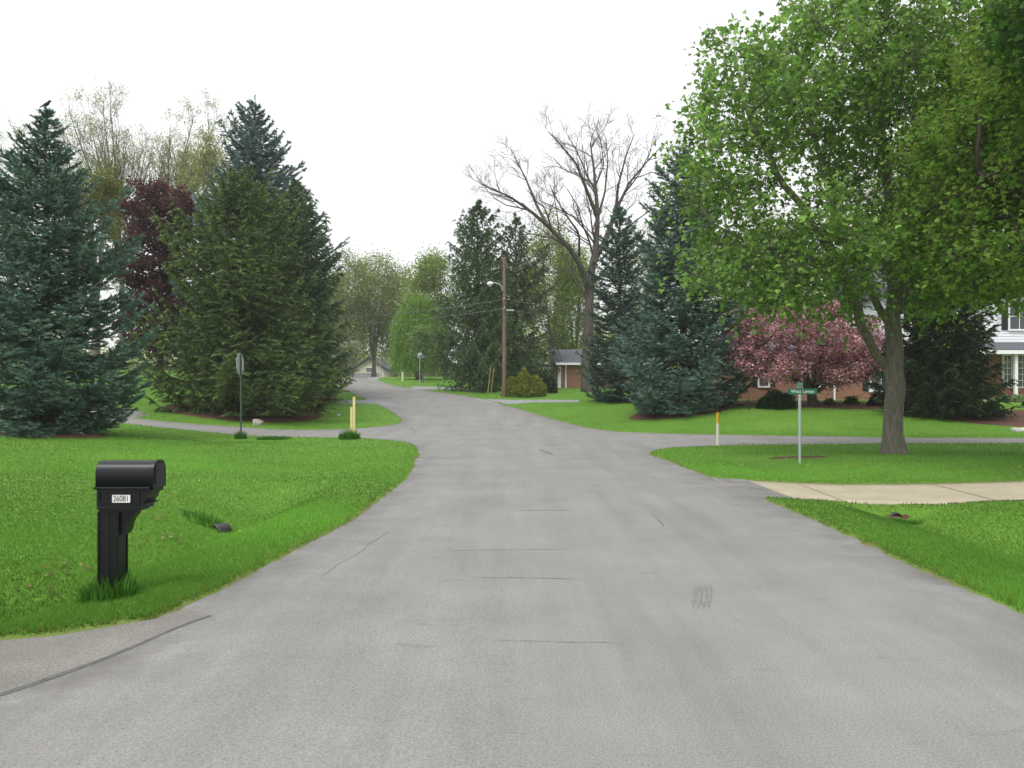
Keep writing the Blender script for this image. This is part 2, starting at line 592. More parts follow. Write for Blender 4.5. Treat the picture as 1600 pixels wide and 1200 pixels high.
M_CRACK = mat('crack_filler', (0.14, 0.14, 0.14), 0.9, 0.1)
base(M_CRACK, ramp(M_CRACK, noise(M_CRACK, coords(M_CRACK), 9, 4, .8), [(0.40, (0.125, 0.124, 0.122)), (0.6, (0.205, 0.203, 0.197))]))
# cracks, scuffs and the tar seam: thin sheets in the road's own mesh
rc = np.random.default_rng(11)
mbk = MB()


def crack(x0, y0, x1, y1, wid, mi=0, wig=0.05):
    n = 14
    t = np.linspace(0, 1, n)
    ln = math.hypot(x1 - x0, y1 - y0)
    px = x0 + (x1 - x0) * t + np.cumsum(rc.normal(0, .006 * ln, n))
    py = y0 + (y1 - y0) * t + np.cumsum(rc.normal(0, .006 * ln, n))
    wd = wid * np.clip(np.minimum(t, 1 - t) * 6, 0.15, 1)
    strip_mesh(mbk, np.stack([px, py], 1), wd, mi, 0.004, 0.5, rc)


for (u0, v0, u1, v1, wd) in [(728, 902, 915, 904, .012), (790, 798, 905, 797, .018), (690, 757, 810, 756, .02), (640, 745, 800, 741, .012),
                             (843, 702, 862, 711, .18), (665, 716, 735, 715, .035), (860, 716, 925, 718, .03), (1060, 754, 1110, 756, .03),
                             (1015, 800, 1032, 825, .02), (880, 668, 905, 672, .08), (640, 667, 655, 676, .07), (501, 903, 612, 827, .007), (760, 1000, 980, 1006, .006), (700, 860, 900, 857, .012)]:
    a, b = G(u0, v0), G(u1, v1)
    crack(*a, *b, wd)
for k in range(4):      # tyre scuff with its four grooves
    a, b = G(1086 + k * 8, 912), G(1083 + k * 8, 952)
    strip_mesh(mbk, np.linspace(a, b, 26), .03 * np.clip(np.minimum(np.arange(26), np.arange(25, -1, -1)) / 6, .1, 1), 1, .004, .5, rc)
for o_ in [mbk.build('road_cracks', [M_CRACK, M_SCUFF])]:
    tag(o_, kind='structure')

zt_ = lambda X, Y, d: np.where(d < 1, terrain(X, Y)[0] * 0, 0)
mb = MB()
mb.add([(p[0], p[1], -.0018) for p in AP_TOP + np.array([0, .22])] + [(p[0], p[1], -.0018) for p in SEAM[::-1]], [tuple(range(len(AP_TOP) + len(SEAM)))])
tag(mb.build('side_driveway', M_CHIP), kind='structure')
mb = MB()
SM = resample(SEAM, 420)
wv = np.convolve(rc.normal(0, 1, 460), np.ones(41) / 41, 'valid')
strip_mesh(mb, SM, np.linspace(.085, .035, 420) * (1 + 1.4 * wv), 0, 0.0022)
tag(mb.build('tar_seam', M_TAR), kind='structure')

# concrete driveway: a slab that bridges the swale
tt_ = np.linspace(0, 1, 9)[:, None, None]
gp = DR_TOP[None] * (1 - tt_) + DR_BOT[None] * tt_
gz_ = zdrive(gp[..., 0], gp[..., 1]) + .012
gV = np.concatenate([gp, gz_[..., None]], -1)
skirt0, skirt1 = gV[0].copy(), gV[-1].copy()
skirt0[:, 2] -= .2; skirt1[:, 2] -= .2
gV = np.concatenate([skirt0[None], gV, skirt1[None]], 0)
ii = np.arange(gV.shape[0] * gV.shape[1]).reshape(gV.shape[:2])
gq = np.stack([ii[:-1, :-1], ii[1:, :-1], ii[1:, 1:], ii[:-1, 1:]], -1).reshape(-1, 4)
tag(mesh_np('driveway', gV.reshape(-1, 3), gq, M_CONC), kind='structure')
mb = MB()
for xj in (5.2, 7.6, 9.6, 12.2):
    y0 = float(np.interp(xj, [6, 9, 13], [12.45, 12.5, 12.65])); y1 = float(np.interp(xj, [6, 9, 13], [14.9, 14.7, 15.25]))
    P = np.linspace((xj, y0), (xj + .12, y1), 9)
    zz = zdrive(P[:, 0], P[:, 1]) + 0.017
    V = [(p[0] - .012, p[1], z_) for p, z_ in zip(P, zz)] + [(p[0] + .012, p[1], z_) for p, z_ in zip(P, zz)]
    mb.add(V, [(i, i + 9, i + 10, i + 1) for i in range(8)])
tag(mb.build('driveway_joints', mat('joint_dirt', (0.2, 0.17, 0.12), 0.95, 0.1)), kind='structure')
zg_ = lambda X, Y, d: terrain(X, Y)[0] * 0 + H0(X, Y, np.maximum(sdf(ROAD, X, Y), 0))
for p in (DR_L, DR_R1, DR_R2, DR_R3):
    sheet('grey_driveway', p, zg_, M_GREYDRIVE, 0.3, 0.35, 0.006)

# mulch beds
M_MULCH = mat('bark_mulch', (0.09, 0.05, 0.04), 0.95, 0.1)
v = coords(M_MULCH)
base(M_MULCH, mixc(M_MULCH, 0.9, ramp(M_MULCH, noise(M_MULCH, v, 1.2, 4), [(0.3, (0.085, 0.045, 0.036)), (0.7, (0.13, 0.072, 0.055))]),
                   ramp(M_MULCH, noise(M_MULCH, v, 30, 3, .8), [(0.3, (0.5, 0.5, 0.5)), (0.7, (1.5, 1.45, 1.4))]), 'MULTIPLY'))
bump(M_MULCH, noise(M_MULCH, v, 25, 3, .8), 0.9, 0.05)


def blob(cx, cy, rx, ry, n=28, seed=0, j=.1):
    r = np.random.default_rng(seed)
    a = np.linspace(0, 2 * np.pi, n, endpoint=False)
    k = 1 + j * np.sin(2 * a + r.uniform(0, 6)) + j * .6 * np.sin(3 * a + r.uniform(0, 6))
    return np.stack([cx + rx * k * np.cos(a), cy + ry * k * np.sin(a)], 1)


BEDS = [blob(15.0, 39.4, 4.6, 3.2, seed=1), blob(22.0, 33.8, 3.6, 2.6, seed=2), blob(8.0, 38.3, 2.5, 2.2, seed=4, j=.05),
        blob(-13.1, 39.4, 4.0, 3.2, seed=5, j=.05), blob(-15.6, 24.2, 3.3, 2.2, seed=6, j=.05)]
for b in BEDS:
    sheet('mulch_bed', b, lambda X, Y, d: terrain(X, Y)[0] + np.clip(-d * .3, -.06, .05), M_MULCH, 0.25, 0.3, 0.0)

# ------------------------------------------------------------------ grass blades
rg = np.random.default_rng(5)
NB = 1000000
yb = 1 / rg.uniform(1 / 70, 1 / 4.2, NB)
xb = rg.uniform(-1, 1, NB) * (0.72 * yb + 1.5)
okb = (xb > -24) & (xb < 24)
xb, yb = xb[okb], yb[okb]
zb, sb = terrain(xb, yb)
ok = sb > 0.015 + rg.exponential(0.02, len(sb))
for b in BEDS: ok &= sdf(b, xb, yb) > -0.15
xb, yb, zb, sb = xb[ok], yb[ok], zb[ok], sb[ok]
nb = len(xb)
pat = wob(xb * 2.2, yb * 2.2)
hb = (0.018 + 0.014 * rg.random(nb) + 0.0003 * yb) * (1 + 0.10 * pat) + 0.014 * np.exp(-(sb / 0.25) ** 2) * rg.random(nb)
hb = hb + 0.03 * np.exp(-((sb - 1.95) / 0.35) ** 2) * (xb < 0) * (yb < 13) * rg.random(nb)
wb = 0.0022 + 0.00040 * yb
az = rg.uniform(0, 6.283, nb)
lean = rg.uniform(0.2, 1.1, nb) * hb
la = rg.uniform(0, 6.283, nb)
sx, sy = np.cos(az) * wb, np.sin(az) * wb
Bv = np.empty((nb, 3, 3))
Bv[:, 0] = np.stack([xb - sx, yb - sy, zb - .01], 1)
Bv[:, 1] = np.stack([xb + sx, yb + sy, zb - .01], 1)
Bv[:, 2] = np.stack([xb + np.cos(la) * lean, yb + np.sin(la) * lean, zb + hb], 1)
gcol = np.array([0.112, 0.262, 0.030]) * (1 + 0.16 * pat[:, None]) * rg.uniform(0.9, 1.12, (nb, 1))
yel = (rg.random(nb) < 0.02 + 0.16 * np.exp(-(sb / .12) ** 2))[:, None]
gcol = np.where(yel, np.array([0.22, 0.21, 0.06]), gcol) * np.array([1 + .15 * rg.standard_normal(nb), np.ones(nb), np.ones(nb)]).T
gr = mesh_np('grass', Bv.reshape(-1, 3), np.arange(nb * 3).reshape(-1, 3), M_GRASS, col=np.repeat(np.clip(gcol, .01, 1), 3, 0))
tag(gr, 'short mown green grass covering the lawns on both sides of the road', 'grass', kind='stuff')


def tuft(name, label, x, y, n, h, rad, group=None, dark=1.0):
    r = np.random.default_rng(int(abs(x * 100 + y * 10)))
    a = r.uniform(0, 6.283, n); q = np.sqrt(r.random(n)) * rad
    bx, by = q * np.cos(a), q * np.sin(a)
    bz = np.array(terrain(x + bx, y + by)[0]) - tz(x, y)
    hh = h * r.uniform(.45, 1.1, n) * (1 - .45 * (q / rad) ** 2)
    ln = hh * r.uniform(.15, .7, n)
    la = a + r.normal(0, .8, n)
    wd = 0.004 + 0.0005 * y
    s = np.stack([np.cos(la + 1.57), np.sin(la + 1.57), np.zeros(n)], 1) * wd
    P0 = np.stack([bx, by, bz - .02], 1)
    d = np.stack([np.cos(la), np.sin(la), np.zeros(n)], 1)
    up = np.array([0, 0, 1.0])
    P1 = P0 + d * (ln * .3)[:, None] + up * (hh * .6)[:, None]
    P2 = P0 + d * ln[:, None] + up * hh[:, None]
    V = np.stack([P0 - s, P0 + s, P1 + s * .8, P1 - s * .8, P2], 1).reshape(-1, 3)
    i = np.arange(n)[:, None] * 5
    c = np.array([0.065, 0.185, 0.020]) * r.uniform(.7, 1.3, (n, 1)) * dark
    o = mesh_np(name, V, [i + np.array([[0, 1, 2, 3]]), i + np.array([[3, 2, 4]])], M_GRASS, col=np.repeat(c, 5, 0))
    o.location = (x, y, tz(x, y))
    return tag(o, label, 'grass tuft', group)


# ------------------------------------------------------------------ trees
def colony(rng, attr, seeds, D, kill, infl=6.0, up=0.05, jit=0.12, iters=120):
    pos, par = [], []
    for s in seeds:
        s = np.asarray(s, float)
        if pos:
            k = int(np.argmin(((np.array(pos) - s[0]) ** 2).sum(1)))
            if ((pos[k] - s[0]) ** 2).sum() > (D * .6) ** 2: pass
            prev = k
        else:
            pos.append(s[0]); par.append(-1); prev = 0
        for a, b in zip(s[:-1], s[1:]):
            m = max(1, int(np.linalg.norm(b - a) / D))
            for t in range(1, m + 1):
                p = a + (b - a) * t / m + rng.normal(0, D * .06, 3)
                pos.append(p); par.append(prev); prev = len(pos) - 1
    A = np.asarray(attr)
    Pn = np.array(pos)
    dm = ((A[:, None] - Pn[None]) ** 2).sum(2)
    near, dist = dm.argmin(1), np.sqrt(dm.min(1))
    for it in range(iters):
        al = dist > kill
        A, near, dist = A[al], near[al], dist[al]
        act = dist < infl
        if not act.any(): break
        ids, inv = np.unique(near[act], return_inverse=True)
        vec = A[act] - Pn[near[act]]
        vec /= np.linalg.norm(vec, axis=1, keepdims=True) + 1e-9
        sm = np.zeros((len(ids), 3)); np.add.at(sm, inv, vec)
        sm /= np.linalg.norm(sm, axis=1, keepdims=True) + 1e-9
        sm += rng.normal(0, jit, sm.shape); sm[:, 2] += up
        sm /= np.linalg.norm(sm, axis=1, keepdims=True) + 1e-9
        new = Pn[ids] + sm * D
        dd = ((new[:, None] - Pn[None]) ** 2).sum(2).min(1)
        good = dd > (.45 * D) ** 2
        if not good.any(): break
        new, ids = new[good], ids[good]
        b0 = len(Pn)
        Pn = np.vstack([Pn, new]); par += list(ids)
        dn = ((A[:, None] - new[None]) ** 2).sum(2)
        bi = dn.argmin(1); bd = np.sqrt(dn.min(1))
        u = bd < dist
        near[u] = bi[u] + b0; dist[u] = bd[u]
    return Pn, np.array(par)


def radii(par, r0, rb, p=2.3):
    n = len(par)
    acc = np.zeros(n)
    r = np.zeros(n)
    for i in range(n - 1, -1, -1):
        r[i] = acc[i] ** (1 / p) if acc[i] > 0 else r0
        if par[i] >= 0: acc[par[i]] += r[i] ** p
    mxr = r.max()
    return r0 + (r - r0) * (rb - r0) / max(mxr - r0, 1e-6)


def chains(P, par, r):
    n = len(par)
    best = -np.ones(n, int)
    for i in range(1, n):
        q = par[i]
        if q >= 0 and (best[q] < 0 or r[i] > r[best[q]]): best[q] = i
    cs, rs = [], []
    for i in range(n):
        if par[i] < 0 or best[par[i]] != i:
            c = [par[i]] if par[i] >= 0 else []
            k = i
            while k >= 0:
                c.append(k); k = best[k]
            if len(c) < 2: continue
            q = P[c].copy(); rr = r[c].copy()
            if par[i] >= 0: rr[0] = min(rr[0], rr[1] * 1.3)
            cs.append(q); rs.append(rr)
    return cs, rs


def ell_pts(rng, n, ells, bx=None):
    """points in a union of ellipsoids (cx,cy,cz,rx,ry,rz), thicker towards the shell"""
    vol = np.array([e[3] * e[4] * e[5] for e in ells]) ** .8
    cnt = (n * vol / vol.sum()).astype(int) + 16
    out = []
    for e, c in zip(ells, cnt):
        d = rng.normal(0, 1, (c, 3)); d /= np.linalg.norm(d, axis=1, keepdims=True)
        rr = rng.random(c) ** (1 / 2.6) * (1 + .10 * np.sin(3.1 * d[:, 0] + 5 * d[:, 2] + e[0]))
        out.append(np.array(e[:3]) + d * rr[:, None] * np.array(e[3:]))
    return np.vstack(out)


def unit(v): return v / (np.linalg.norm(v, axis=-1, keepdims=True) + 1e-9)


def leaf_mesh(rng, pos, L0, Wd, cols, droop=.5, lobes=1, tint=None, out=None):
    n = len(pos)
    d = rng.normal(0, 1, (n, 3)); d[:, 2] = d[:, 2] * .6 - droop
    if out is not None: d[:, :2] += out[:, :2]
    d = unit(d)
    s = unit(np.cross(d, rng.normal(0, 1, (n, 3)) * .7 + np.array([0, 0, 1.0])))
    nn = np.cross(s, d)
    ln = L0 * rng.uniform(.6, 1.25, (n, 1))
    V, Fc = [], []
    for k in range(lobes):
        a = 0 if lobes == 1 else (k - (lobes - 1) / 2) * 1.0
        dk = d * math.cos(a) + s * math.sin(a)
        sk = s * math.cos(a) - d * math.sin(a)
        q = ln * (1 if a == 0 else .8)
        wv = q * Wd
        p = pos
        V.append(np.stack([p, p + dk * q * .5 + sk * wv - nn * q * .12, p + dk * q - nn * q * .22, p + dk * q * .5 - sk * wv - nn * q * .12], 1))
    V = np.concatenate(V, 1).reshape(-1, 3)
    i = np.arange(n * lobes)[:, None] * 4
    cols = np.asarray(cols, float)
    c = cols[rng.integers(0, len(cols), n)] * rng.uniform(.75, 1.25, (n, 1))
    if tint is not None: c = c * tint[:, None]
    return V, i + np.array([[0, 1, 2, 3]]), np.repeat(np.clip(c, .003, .95), 4 * lobes, 0)


def broadleaf(name, label, cat, base_xyz, seeds, ells, rng_seed, n_attr, D, kill, rb, r0=.012, bark_m=None, leaf=None, group=None,
              twig=None, p=2.3, up=.05, crown_name='crown', m_leaf=None, jit=.12, extra_sides=0):
    """trunk and limbs grown through the crown's volume, foliage on the outer twigs; all points in world space"""
    rng = np.random.default_rng(rng_seed)
    bse = np.asarray(base_xyz, float)
    attr = ell_pts(rng, n_attr, ells)
    attr = attr[attr[:, 2] > bse[2] + .4]
    P, par = colony(rng, attr, seeds, D, kill, up=up, jit=jit)
    r = radii(par, r0, rb, p)
    # root flare
    h = P[:, 2] - bse[2]
    trunk_i = np.where(r > rb * .55)[0]
    r[trunk_i] *= 1 + .55 * np.exp(-np.maximum(h[trunk_i], 0) / (.9 * rb + .05))
    cs, rs = chains(P, par, r)
    ns = [10 if q[0] > .08 else (6 if q[0] > .03 else 4) for q in rs]
    root = thing(name, label, cat, tuple(bse), group)
    ch = np.zeros(len(P), int); np.add.at(ch, par[par >= 0], 1)
    tips = np.where(ch == 0)[0]
    if twig:
        nt_, tl, tr = twig
        outer = np.where(r < r0 * 2.6)[0]
        src = outer[rng.integers(0, len(outer), nt_)]
        dirs = unit(P[src] - P[np.maximum(par[src], 0)] + rng.normal(0, .55, (nt_, 3)) + np.array([0, 0, .25]))
        le = tl * rng.uniform(.4, 1.2, nt_)
        mid = P[src] + dirs * (le * .5)[:, None] + rng.normal(0, .05, (nt_, 3)) * tl
        tip = P[src] + unit(dirs + rng.normal(0, .25, (nt_, 3))) * le[:, None]
        for a, b, c in zip(P[src], mid, tip):
            cs.append(np.array([a, b, c])); rs.append(np.array([tr, tr * .8, tr * .4])); ns.append(3)
    V, Q = tube_np([c - bse for c in cs], rs, ns)
    mesh_np('trunk', V, Q, bark_m or M_BARK2, root, smooth_=True)
    if leaf:
        thr = leaf.get('thr', r0 * 2.2)
        an = np.where(r < thr)[0]
        an = an[P[an, 2] > bse[2] + leaf.get('zmin', 0)]
        src = P[an]
        if twig and leaf.get('on_twig', True):
            src = np.vstack([src, mid, tip, tip])
        m = leaf['n']
        cl = rng.uniform(1 - leaf.get('clump', .18), 1 + leaf.get('clump', .18), len(src))
        k = rng.integers(0, len(src), m)
        pos = src[k] + rng.normal(0, 1, (m, 3)) * np.array(leaf['spread'])
        V, Q, C = leaf_mesh(rng, pos - bse, leaf['L'], leaf.get('W', .35), leaf['cols'], leaf.get('droop', .5), leaf.get('lobes', 1), cl[k])
        mesh_np(crown_name, V, Q, m_leaf or M_LEAF, root, col=C)
    return root


def ramify(rng, limbs, levels, spacing, ang, lf, up, rmin, fork=2, t0=.25, wig=.10):
    """limbs: (points, base radius, tip radius); adds side branches level by level"""
    cs, rs, ends = [], [], []
    cur = [(resample(np.asarray(P, float), max(6, int(len(P) * 3))), ra, rb_) for P, ra, rb_ in limbs]
    for P, ra, rb_ in cur:
        P += np.cumsum(rng.normal(0, wig * .25, P.shape), 0) * np.linspace(0, 1, len(P))[:, None] * .5
    for lev in range(levels + 1):
        nxt = []
        for P, ra, rb_ in cur:
            n = len(P)
            rr = ra + (rb_ - ra) * np.linspace(0, 1, n) ** .8
            cs.append(P); rs.append(rr)
            if lev == levels:
                ends.append(P[n // 2:]); continue
            Ln = np.linalg.norm(np.diff(P, axis=0), axis=1).sum()
            k = max(2, int(Ln / spacing[lev]))
            ts = np.concatenate([rng.uniform(t0 if lev == 0 else .12, 1, k), np.full(fork, .999)])
            for t in ts:
                i = min(int(t * (n - 1)), n - 2)
                f = t * (n - 1) - i
                p = P[i] * (1 - f) + P[i + 1] * f
                tg = unit(P[i + 1] - P[i])
                pr = unit(np.cross(tg, rng.normal(0, 1, 3)))
                a = R_(ang[lev] * rng.uniform(.6, 1.25)) * (.6 if t > .99 else 1)
                d = unit(tg * math.cos(a) + pr * math.sin(a) + np.array([0, 0, up[lev]]))
                ln = lf[lev] * (Ln * (1 - .62 * t) if t < .99 else Ln * .2) * rng.uniform(.55, 1.15)
                ln = max(ln, spacing[-1])
                m = 5 if lev < levels - 1 else 4
                st = np.empty((m, 3)); st[0] = p
                for q in range(1, m):
                    st[q] = st[q - 1] + d * ln / (m - 1)
                    d = unit(d + rng.normal(0, wig * 1.6, 3) + np.array([0, 0, up[lev] * .35]))
                r_here = rr[i]
                r1 = max(rmin, min(r_here * .62, .006 + ln * .016))
                nxt.append((st, r1, max(rmin * .7, r1 * .35)))
        cur = nxt
    return cs, rs, ends


def ramified_tree(name, label, cat, bse, limbs, seed, bark_m, group=None, leaf=None, **kw):
    rng = np.random.default_rng(seed)
    bse = np.asarray(bse, float)
    root = thing(name, label, cat, tuple(bse), group)
    cs, rs, ends = ramify(rng, limbs, **kw)
    ns = [12 if r[0] > .15 else (6 if r[0] > .04 else 3) for r in rs]
    V, Q = tube_np([c - bse for c in cs], rs, ns)
    mesh_np('trunk', V, Q, bark_m, root, smooth_=True)
    if leaf:
        E = np.vstack(ends)
        m = leaf['n']
        k = rng.integers(0, len(E), m)
        cl = rng.uniform(.75, 1.25, len(E))
        V, Q, C = leaf_mesh(rng, E[k] + rng.normal(0, leaf['spread'], (m, 3)) - bse, leaf['L'], .4, leaf['cols'], .2, 1, cl[k])
        mesh_np('crown', V, Q, M_LEAF, root, col=C)
    return root


def px_ell(y, u, v, ru, rv, dy=0, ry=None):
    yy = y + dy
    c = W(u, v, yy)
    rx = ru / F * yy
    rz = rv / F * yy
    return (*c, rx, ry if ry else (rx + rz) / 2, rz)


def conifer(name, label, base_xyz, h, R, seed, cols, prof=.85, zb=.03, whorl=.32, nbr=9, el0=-12, el1=35, sag=.10, tipup=.16, twsp=.15, twang=52,
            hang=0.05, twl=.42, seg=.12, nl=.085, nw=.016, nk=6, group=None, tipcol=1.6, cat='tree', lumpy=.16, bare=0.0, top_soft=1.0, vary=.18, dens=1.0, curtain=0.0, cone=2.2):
    rng = np.random.default_rng(seed)
    bse = np.asarray(base_xyz, float)
    root = thing(name, label, cat, tuple(bse), group)
    segP, segD, segT, segS = [], [], [], []
    bch, brd = [], []
    ph = rng.uniform(0, 6.28, 6)
    z = zb * h + .05
    cols = np.asarray(cols, float)
    while z < h * .985:
        t = z / h
        nb_ = max(4, int(round((nbr * (1 - .45 * t) + rng.uniform(-1, 1)) * dens)))
        a0 = rng.uniform(0, 6.28)
        for b in range(nb_):
            az = a0 + 6.283 * b / nb_ + rng.normal(0, .22)
            lump = 1 + lumpy * (np.sin(3 * az + ph[0] + 4.1 * t) * .5 + np.sin(2 * az + ph[1] + 9 * t) * .5 + np.sin(17 * t + ph[2] + az) * .6)
            Lb = R * min(1.0, (1 - t) ** prof * (1.04 if t > .12 else .86 + 1.5 * t), cone * (1 - t)) * lump * rng.uniform(.66, 1.12) + .06
            el = R_(el0 + (el1 - el0) * t ** top_soft + rng.normal(0, 7))
            s = np.linspace(0, 1, 7)
            rr = Lb * s * math.cos(el)
            dz = Lb * (s * math.sin(el) - sag * 4 * s * (1 - s) * (1 - t) + tipup * s ** 3)
            zz = z + dz + rng.uniform(-.5, .5) * whorl
            # keep branches off the ground
            zz = np.maximum(zz, .06 + .02 * s)
            curve = rng.normal(0, .12)
            ca, sa = np.cos(az + curve * s), np.sin(az + curve * s)
            pts = np.stack([rr * ca, rr * sa, zz], 1)
            bch.append(pts); brd.append(np.linspace(.012 + .012 * Lb, .004, 7))
            K = max(3, int(Lb / twsp))
            ts = np.sort(.12 + bare + (.88 - bare) * rng.random(K) ** .72)
            sidesign = np.where(np.arange(K) % 2 == 0, 1.0, -1.0)
            ip = ts * 6
            i0 = np.minimum(ip.astype(int), 5)
            fr = (ip - i0)[:, None]
            p = pts[i0] * (1 - fr) + pts[i0 + 1] * fr
            tg = unit(pts[i0 + 1] - pts[i0])
            sv = unit(np.cross(tg, np.array([0, 0, 1.0])))
            tl = np.clip(twl * Lb * (1.12 - ts) ** .75, .14, .95) * rng.uniform(.65, 1.15, K)
            an = R_(twang) + rng.normal(0, .25, K)
            dirv = tg * np.cos(an)[:, None] + sv * (np.sin(an) * sidesign)[:, None]
            dirv[:, 2] += -hang + rng.normal(0, .13, K)
            dirv = unit(dirv)
            # the leader of the branch itself
            p = np.vstack([p, pts[3:6]]); dirv = np.vstack([dirv, unit(pts[4:7] - pts[3:6])]); tl = np.concatenate([tl, np.linalg.norm(pts[4:7] - pts[3:6], axis=1)])
            ts = np.concatenate([ts, [.7, .85, 1.0]])
            M = np.maximum(2, np.ceil(tl / seg)).astype(int)
            rep = np.repeat(np.arange(len(tl)), M)
            mi = np.concatenate([np.arange(m) for m in M])
            f = (mi + .5) / M[rep]
            q = p[rep] + dirv[rep] * (tl[rep] * f)[:, None]
            drp = -(curtain * tl[rep] * f * f) 
            q[:, 2] += drp
            D_ = dirv[rep].copy()
            D_[:, 2] -= curtain * 1.6 * f
            tt = rng.uniform(1 - vary, 1 + vary, len(tl))
            ci = rng.random(len(tl))
            tint = (tt * (.86 + .14 * ts))[rep] * (1 + (tipcol - 1) * f * f)  # lighter new growth at tips; the inward darkening paints shade between boughs
            segP.append(q); segD.append(unit(D_)); segT.append(tint); segS.append(ci[rep])
        z += whorl * (1 - .35 * t) * rng.uniform(.8, 1.2)
    # leader
    lt = np.linspace(h * .93, h * 1.01, 8)
    segP.append(np.stack([lt * 0, lt * 0, lt], 1)); segD.append(np.tile([0, 0, 1.0], (8, 1))); segT.append(np.ones(8)); segS.append(np.full(8, .5))
    P = np.vstack(segP); D_ = np.vstack(segD); T = np.concatenate(segT); Sx = np.concatenate(segS)
    n = len(P)
    VV, CC = [], []
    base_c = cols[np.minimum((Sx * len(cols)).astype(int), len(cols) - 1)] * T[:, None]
    for k in range(nk):
        rad = unit(rng.normal(0, 1, (n, 3)) + np.array([0, 0, .15]))
        rad = unit(rad - D_ * (rad * D_).sum(1, keepdims=True))
        sd_ = np.cross(D_, rad)
        ln = nl * rng.uniform(.7, 1.3, (n, 1))
        b0 = P - D_ * seg * rng.uniform(.1, .6, (n, 1))
        VV.append(np.stack([b0 + sd_ * nw, b0 - sd_ * nw, b0 + D_ * (seg * .55 + ln * .55) + rad * ln * .75], 1))
        CC.append(base_c * rng.uniform(.85, 1.15, (n, 1)))
    V = np.concatenate(VV).reshape(-1, 3)
    V[:, 2] = np.maximum(V[:, 2], -.05)
    C = np.repeat(np.concatenate(CC), 3, 0)
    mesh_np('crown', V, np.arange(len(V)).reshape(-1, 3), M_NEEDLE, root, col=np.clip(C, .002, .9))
    tz_ = np.linspace(-.15, h * .97, 10)
    cs = [np.stack([tz_ * 0, tz_ * 0, tz_], 1)] + bch
    rs = [np.linspace(.016 * h + .05, .012, 10)] + brd
    V, Q = tube_np(cs, rs, [8] + [3] * len(bch))
    mesh_np('trunk', V, Q, M_BARK3, root, smooth_=True)
    return root


BLUE = [(0.085, 0.150, 0.112), (0.110, 0.182, 0.145), (0.07, 0.128, 0.09)]
BLUE_P = [(0.10, 0.155, 0.142), (0.125, 0.185, 0.17), (0.085, 0.135, 0.115)]
OLIVE = [(0.080, 0.128, 0.036), (0.112, 0.150, 0.042), (0.060, 0.108, 0.036)]
DKGREEN = [(0.072, 0.122, 0.054), (0.09, 0.145, 0.062), (0.06, 0.105, 0.048)]


DKG2 = [(0.095, 0.155, 0.062), (0.115, 0.18, 0.072), (0.08, 0.135, 0.055)]


def on(u, v_base_y):
    """ground point under photograph column u at distance y"""
    y = v_base_y
    x = (u - CX) / F * y
    return (x, y, tz(x, y))


# --- conifers
b = on(72, 24.5)
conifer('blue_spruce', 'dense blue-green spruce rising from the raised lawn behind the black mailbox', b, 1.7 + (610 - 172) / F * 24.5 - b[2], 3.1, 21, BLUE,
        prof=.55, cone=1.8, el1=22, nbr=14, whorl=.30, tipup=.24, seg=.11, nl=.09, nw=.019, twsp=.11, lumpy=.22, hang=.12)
b = on(372, 38.6)
conifer('golden_spruce', 'olive-gold needled spruce directly behind the thin stop sign', b, 1.7 + (610 - 272) / F * 38.6 - b[2], 4.2, 22, OLIVE,
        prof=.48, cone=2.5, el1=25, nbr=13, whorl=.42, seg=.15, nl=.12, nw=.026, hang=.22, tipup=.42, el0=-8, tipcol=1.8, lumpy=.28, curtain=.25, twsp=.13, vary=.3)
b = on(398, 49)
conifer('tall_blue_spruce', 'tallest silvery blue spruce with a pointed top, behind the olive-gold one', b, 1.7 + (610 - 154) / F * 49 - b[2], 5.2, 23, BLUE_P,
        prof=.55, cone=1.95, el1=25, nbr=14, whorl=.46, tipup=.24, seg=.17, nl=.14, nw=.03, lumpy=.24, twsp=.15, hang=.12)
b = on(462, 45)
conifer('green_spruce', 'dark green drooping spruce reaching the road bend, right of the olive-gold one', b, 1.7 + (610 - 285) / F * 45 - b[2], 3.1, 24, DKGREEN,
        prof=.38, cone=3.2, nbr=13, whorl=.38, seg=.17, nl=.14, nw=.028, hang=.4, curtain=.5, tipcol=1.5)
b = on(1068, 38)
conifer('blue_spruce', 'broad blue-green spruce beside the pink cherry tree', b, 1.7 + (610 - 230) / F * 38 - b[2], 3.15, 25, BLUE,
        prof=.42, cone=2.6, el1=25, nbr=15, whorl=.38, tipup=.24, seg=.14, nl=.115, nw=.024, lumpy=.22, twsp=.13, hang=.12)
b = on(968, 46)
conifer('dark_spruce', 'darker slimmer spruce between the bare tree trunk and the broad blue-green spruce', b, 1.7 + (610 - 322) / F * 46 - b[2], 2.35, 26,
        [(0.058, 0.100, 0.075), (0.07, 0.115, 0.088)], prof=.46, cone=2.8, el1=25, nbr=13, whorl=.45, tipup=.24, seg=.16, nl=.13, nw=.027, lumpy=.22, hang=.12)
b = on(1470, 34.5)
conifer('hemlock', 'dark drooping hemlock standing close behind the street tree trunk', b, 8.4, 2.65, 27, [(0.024, 0.042, 0.016), (0.034, 0.054, 0.02), (0.02, 0.034, 0.014)],
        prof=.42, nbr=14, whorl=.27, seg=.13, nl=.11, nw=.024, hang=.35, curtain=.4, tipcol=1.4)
b = on(746, 57)
conifer('norway_spruce', 'tall open Norway spruce with a bare lower trunk, left of the wooden utility pole', b, 1.7 + (610 - 316) / F * 57 - b[2], 3.8, 28, DKG2,
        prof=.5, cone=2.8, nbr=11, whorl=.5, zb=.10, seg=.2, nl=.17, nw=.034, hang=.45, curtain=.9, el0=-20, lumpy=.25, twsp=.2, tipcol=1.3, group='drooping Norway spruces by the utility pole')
b = on(806, 61)
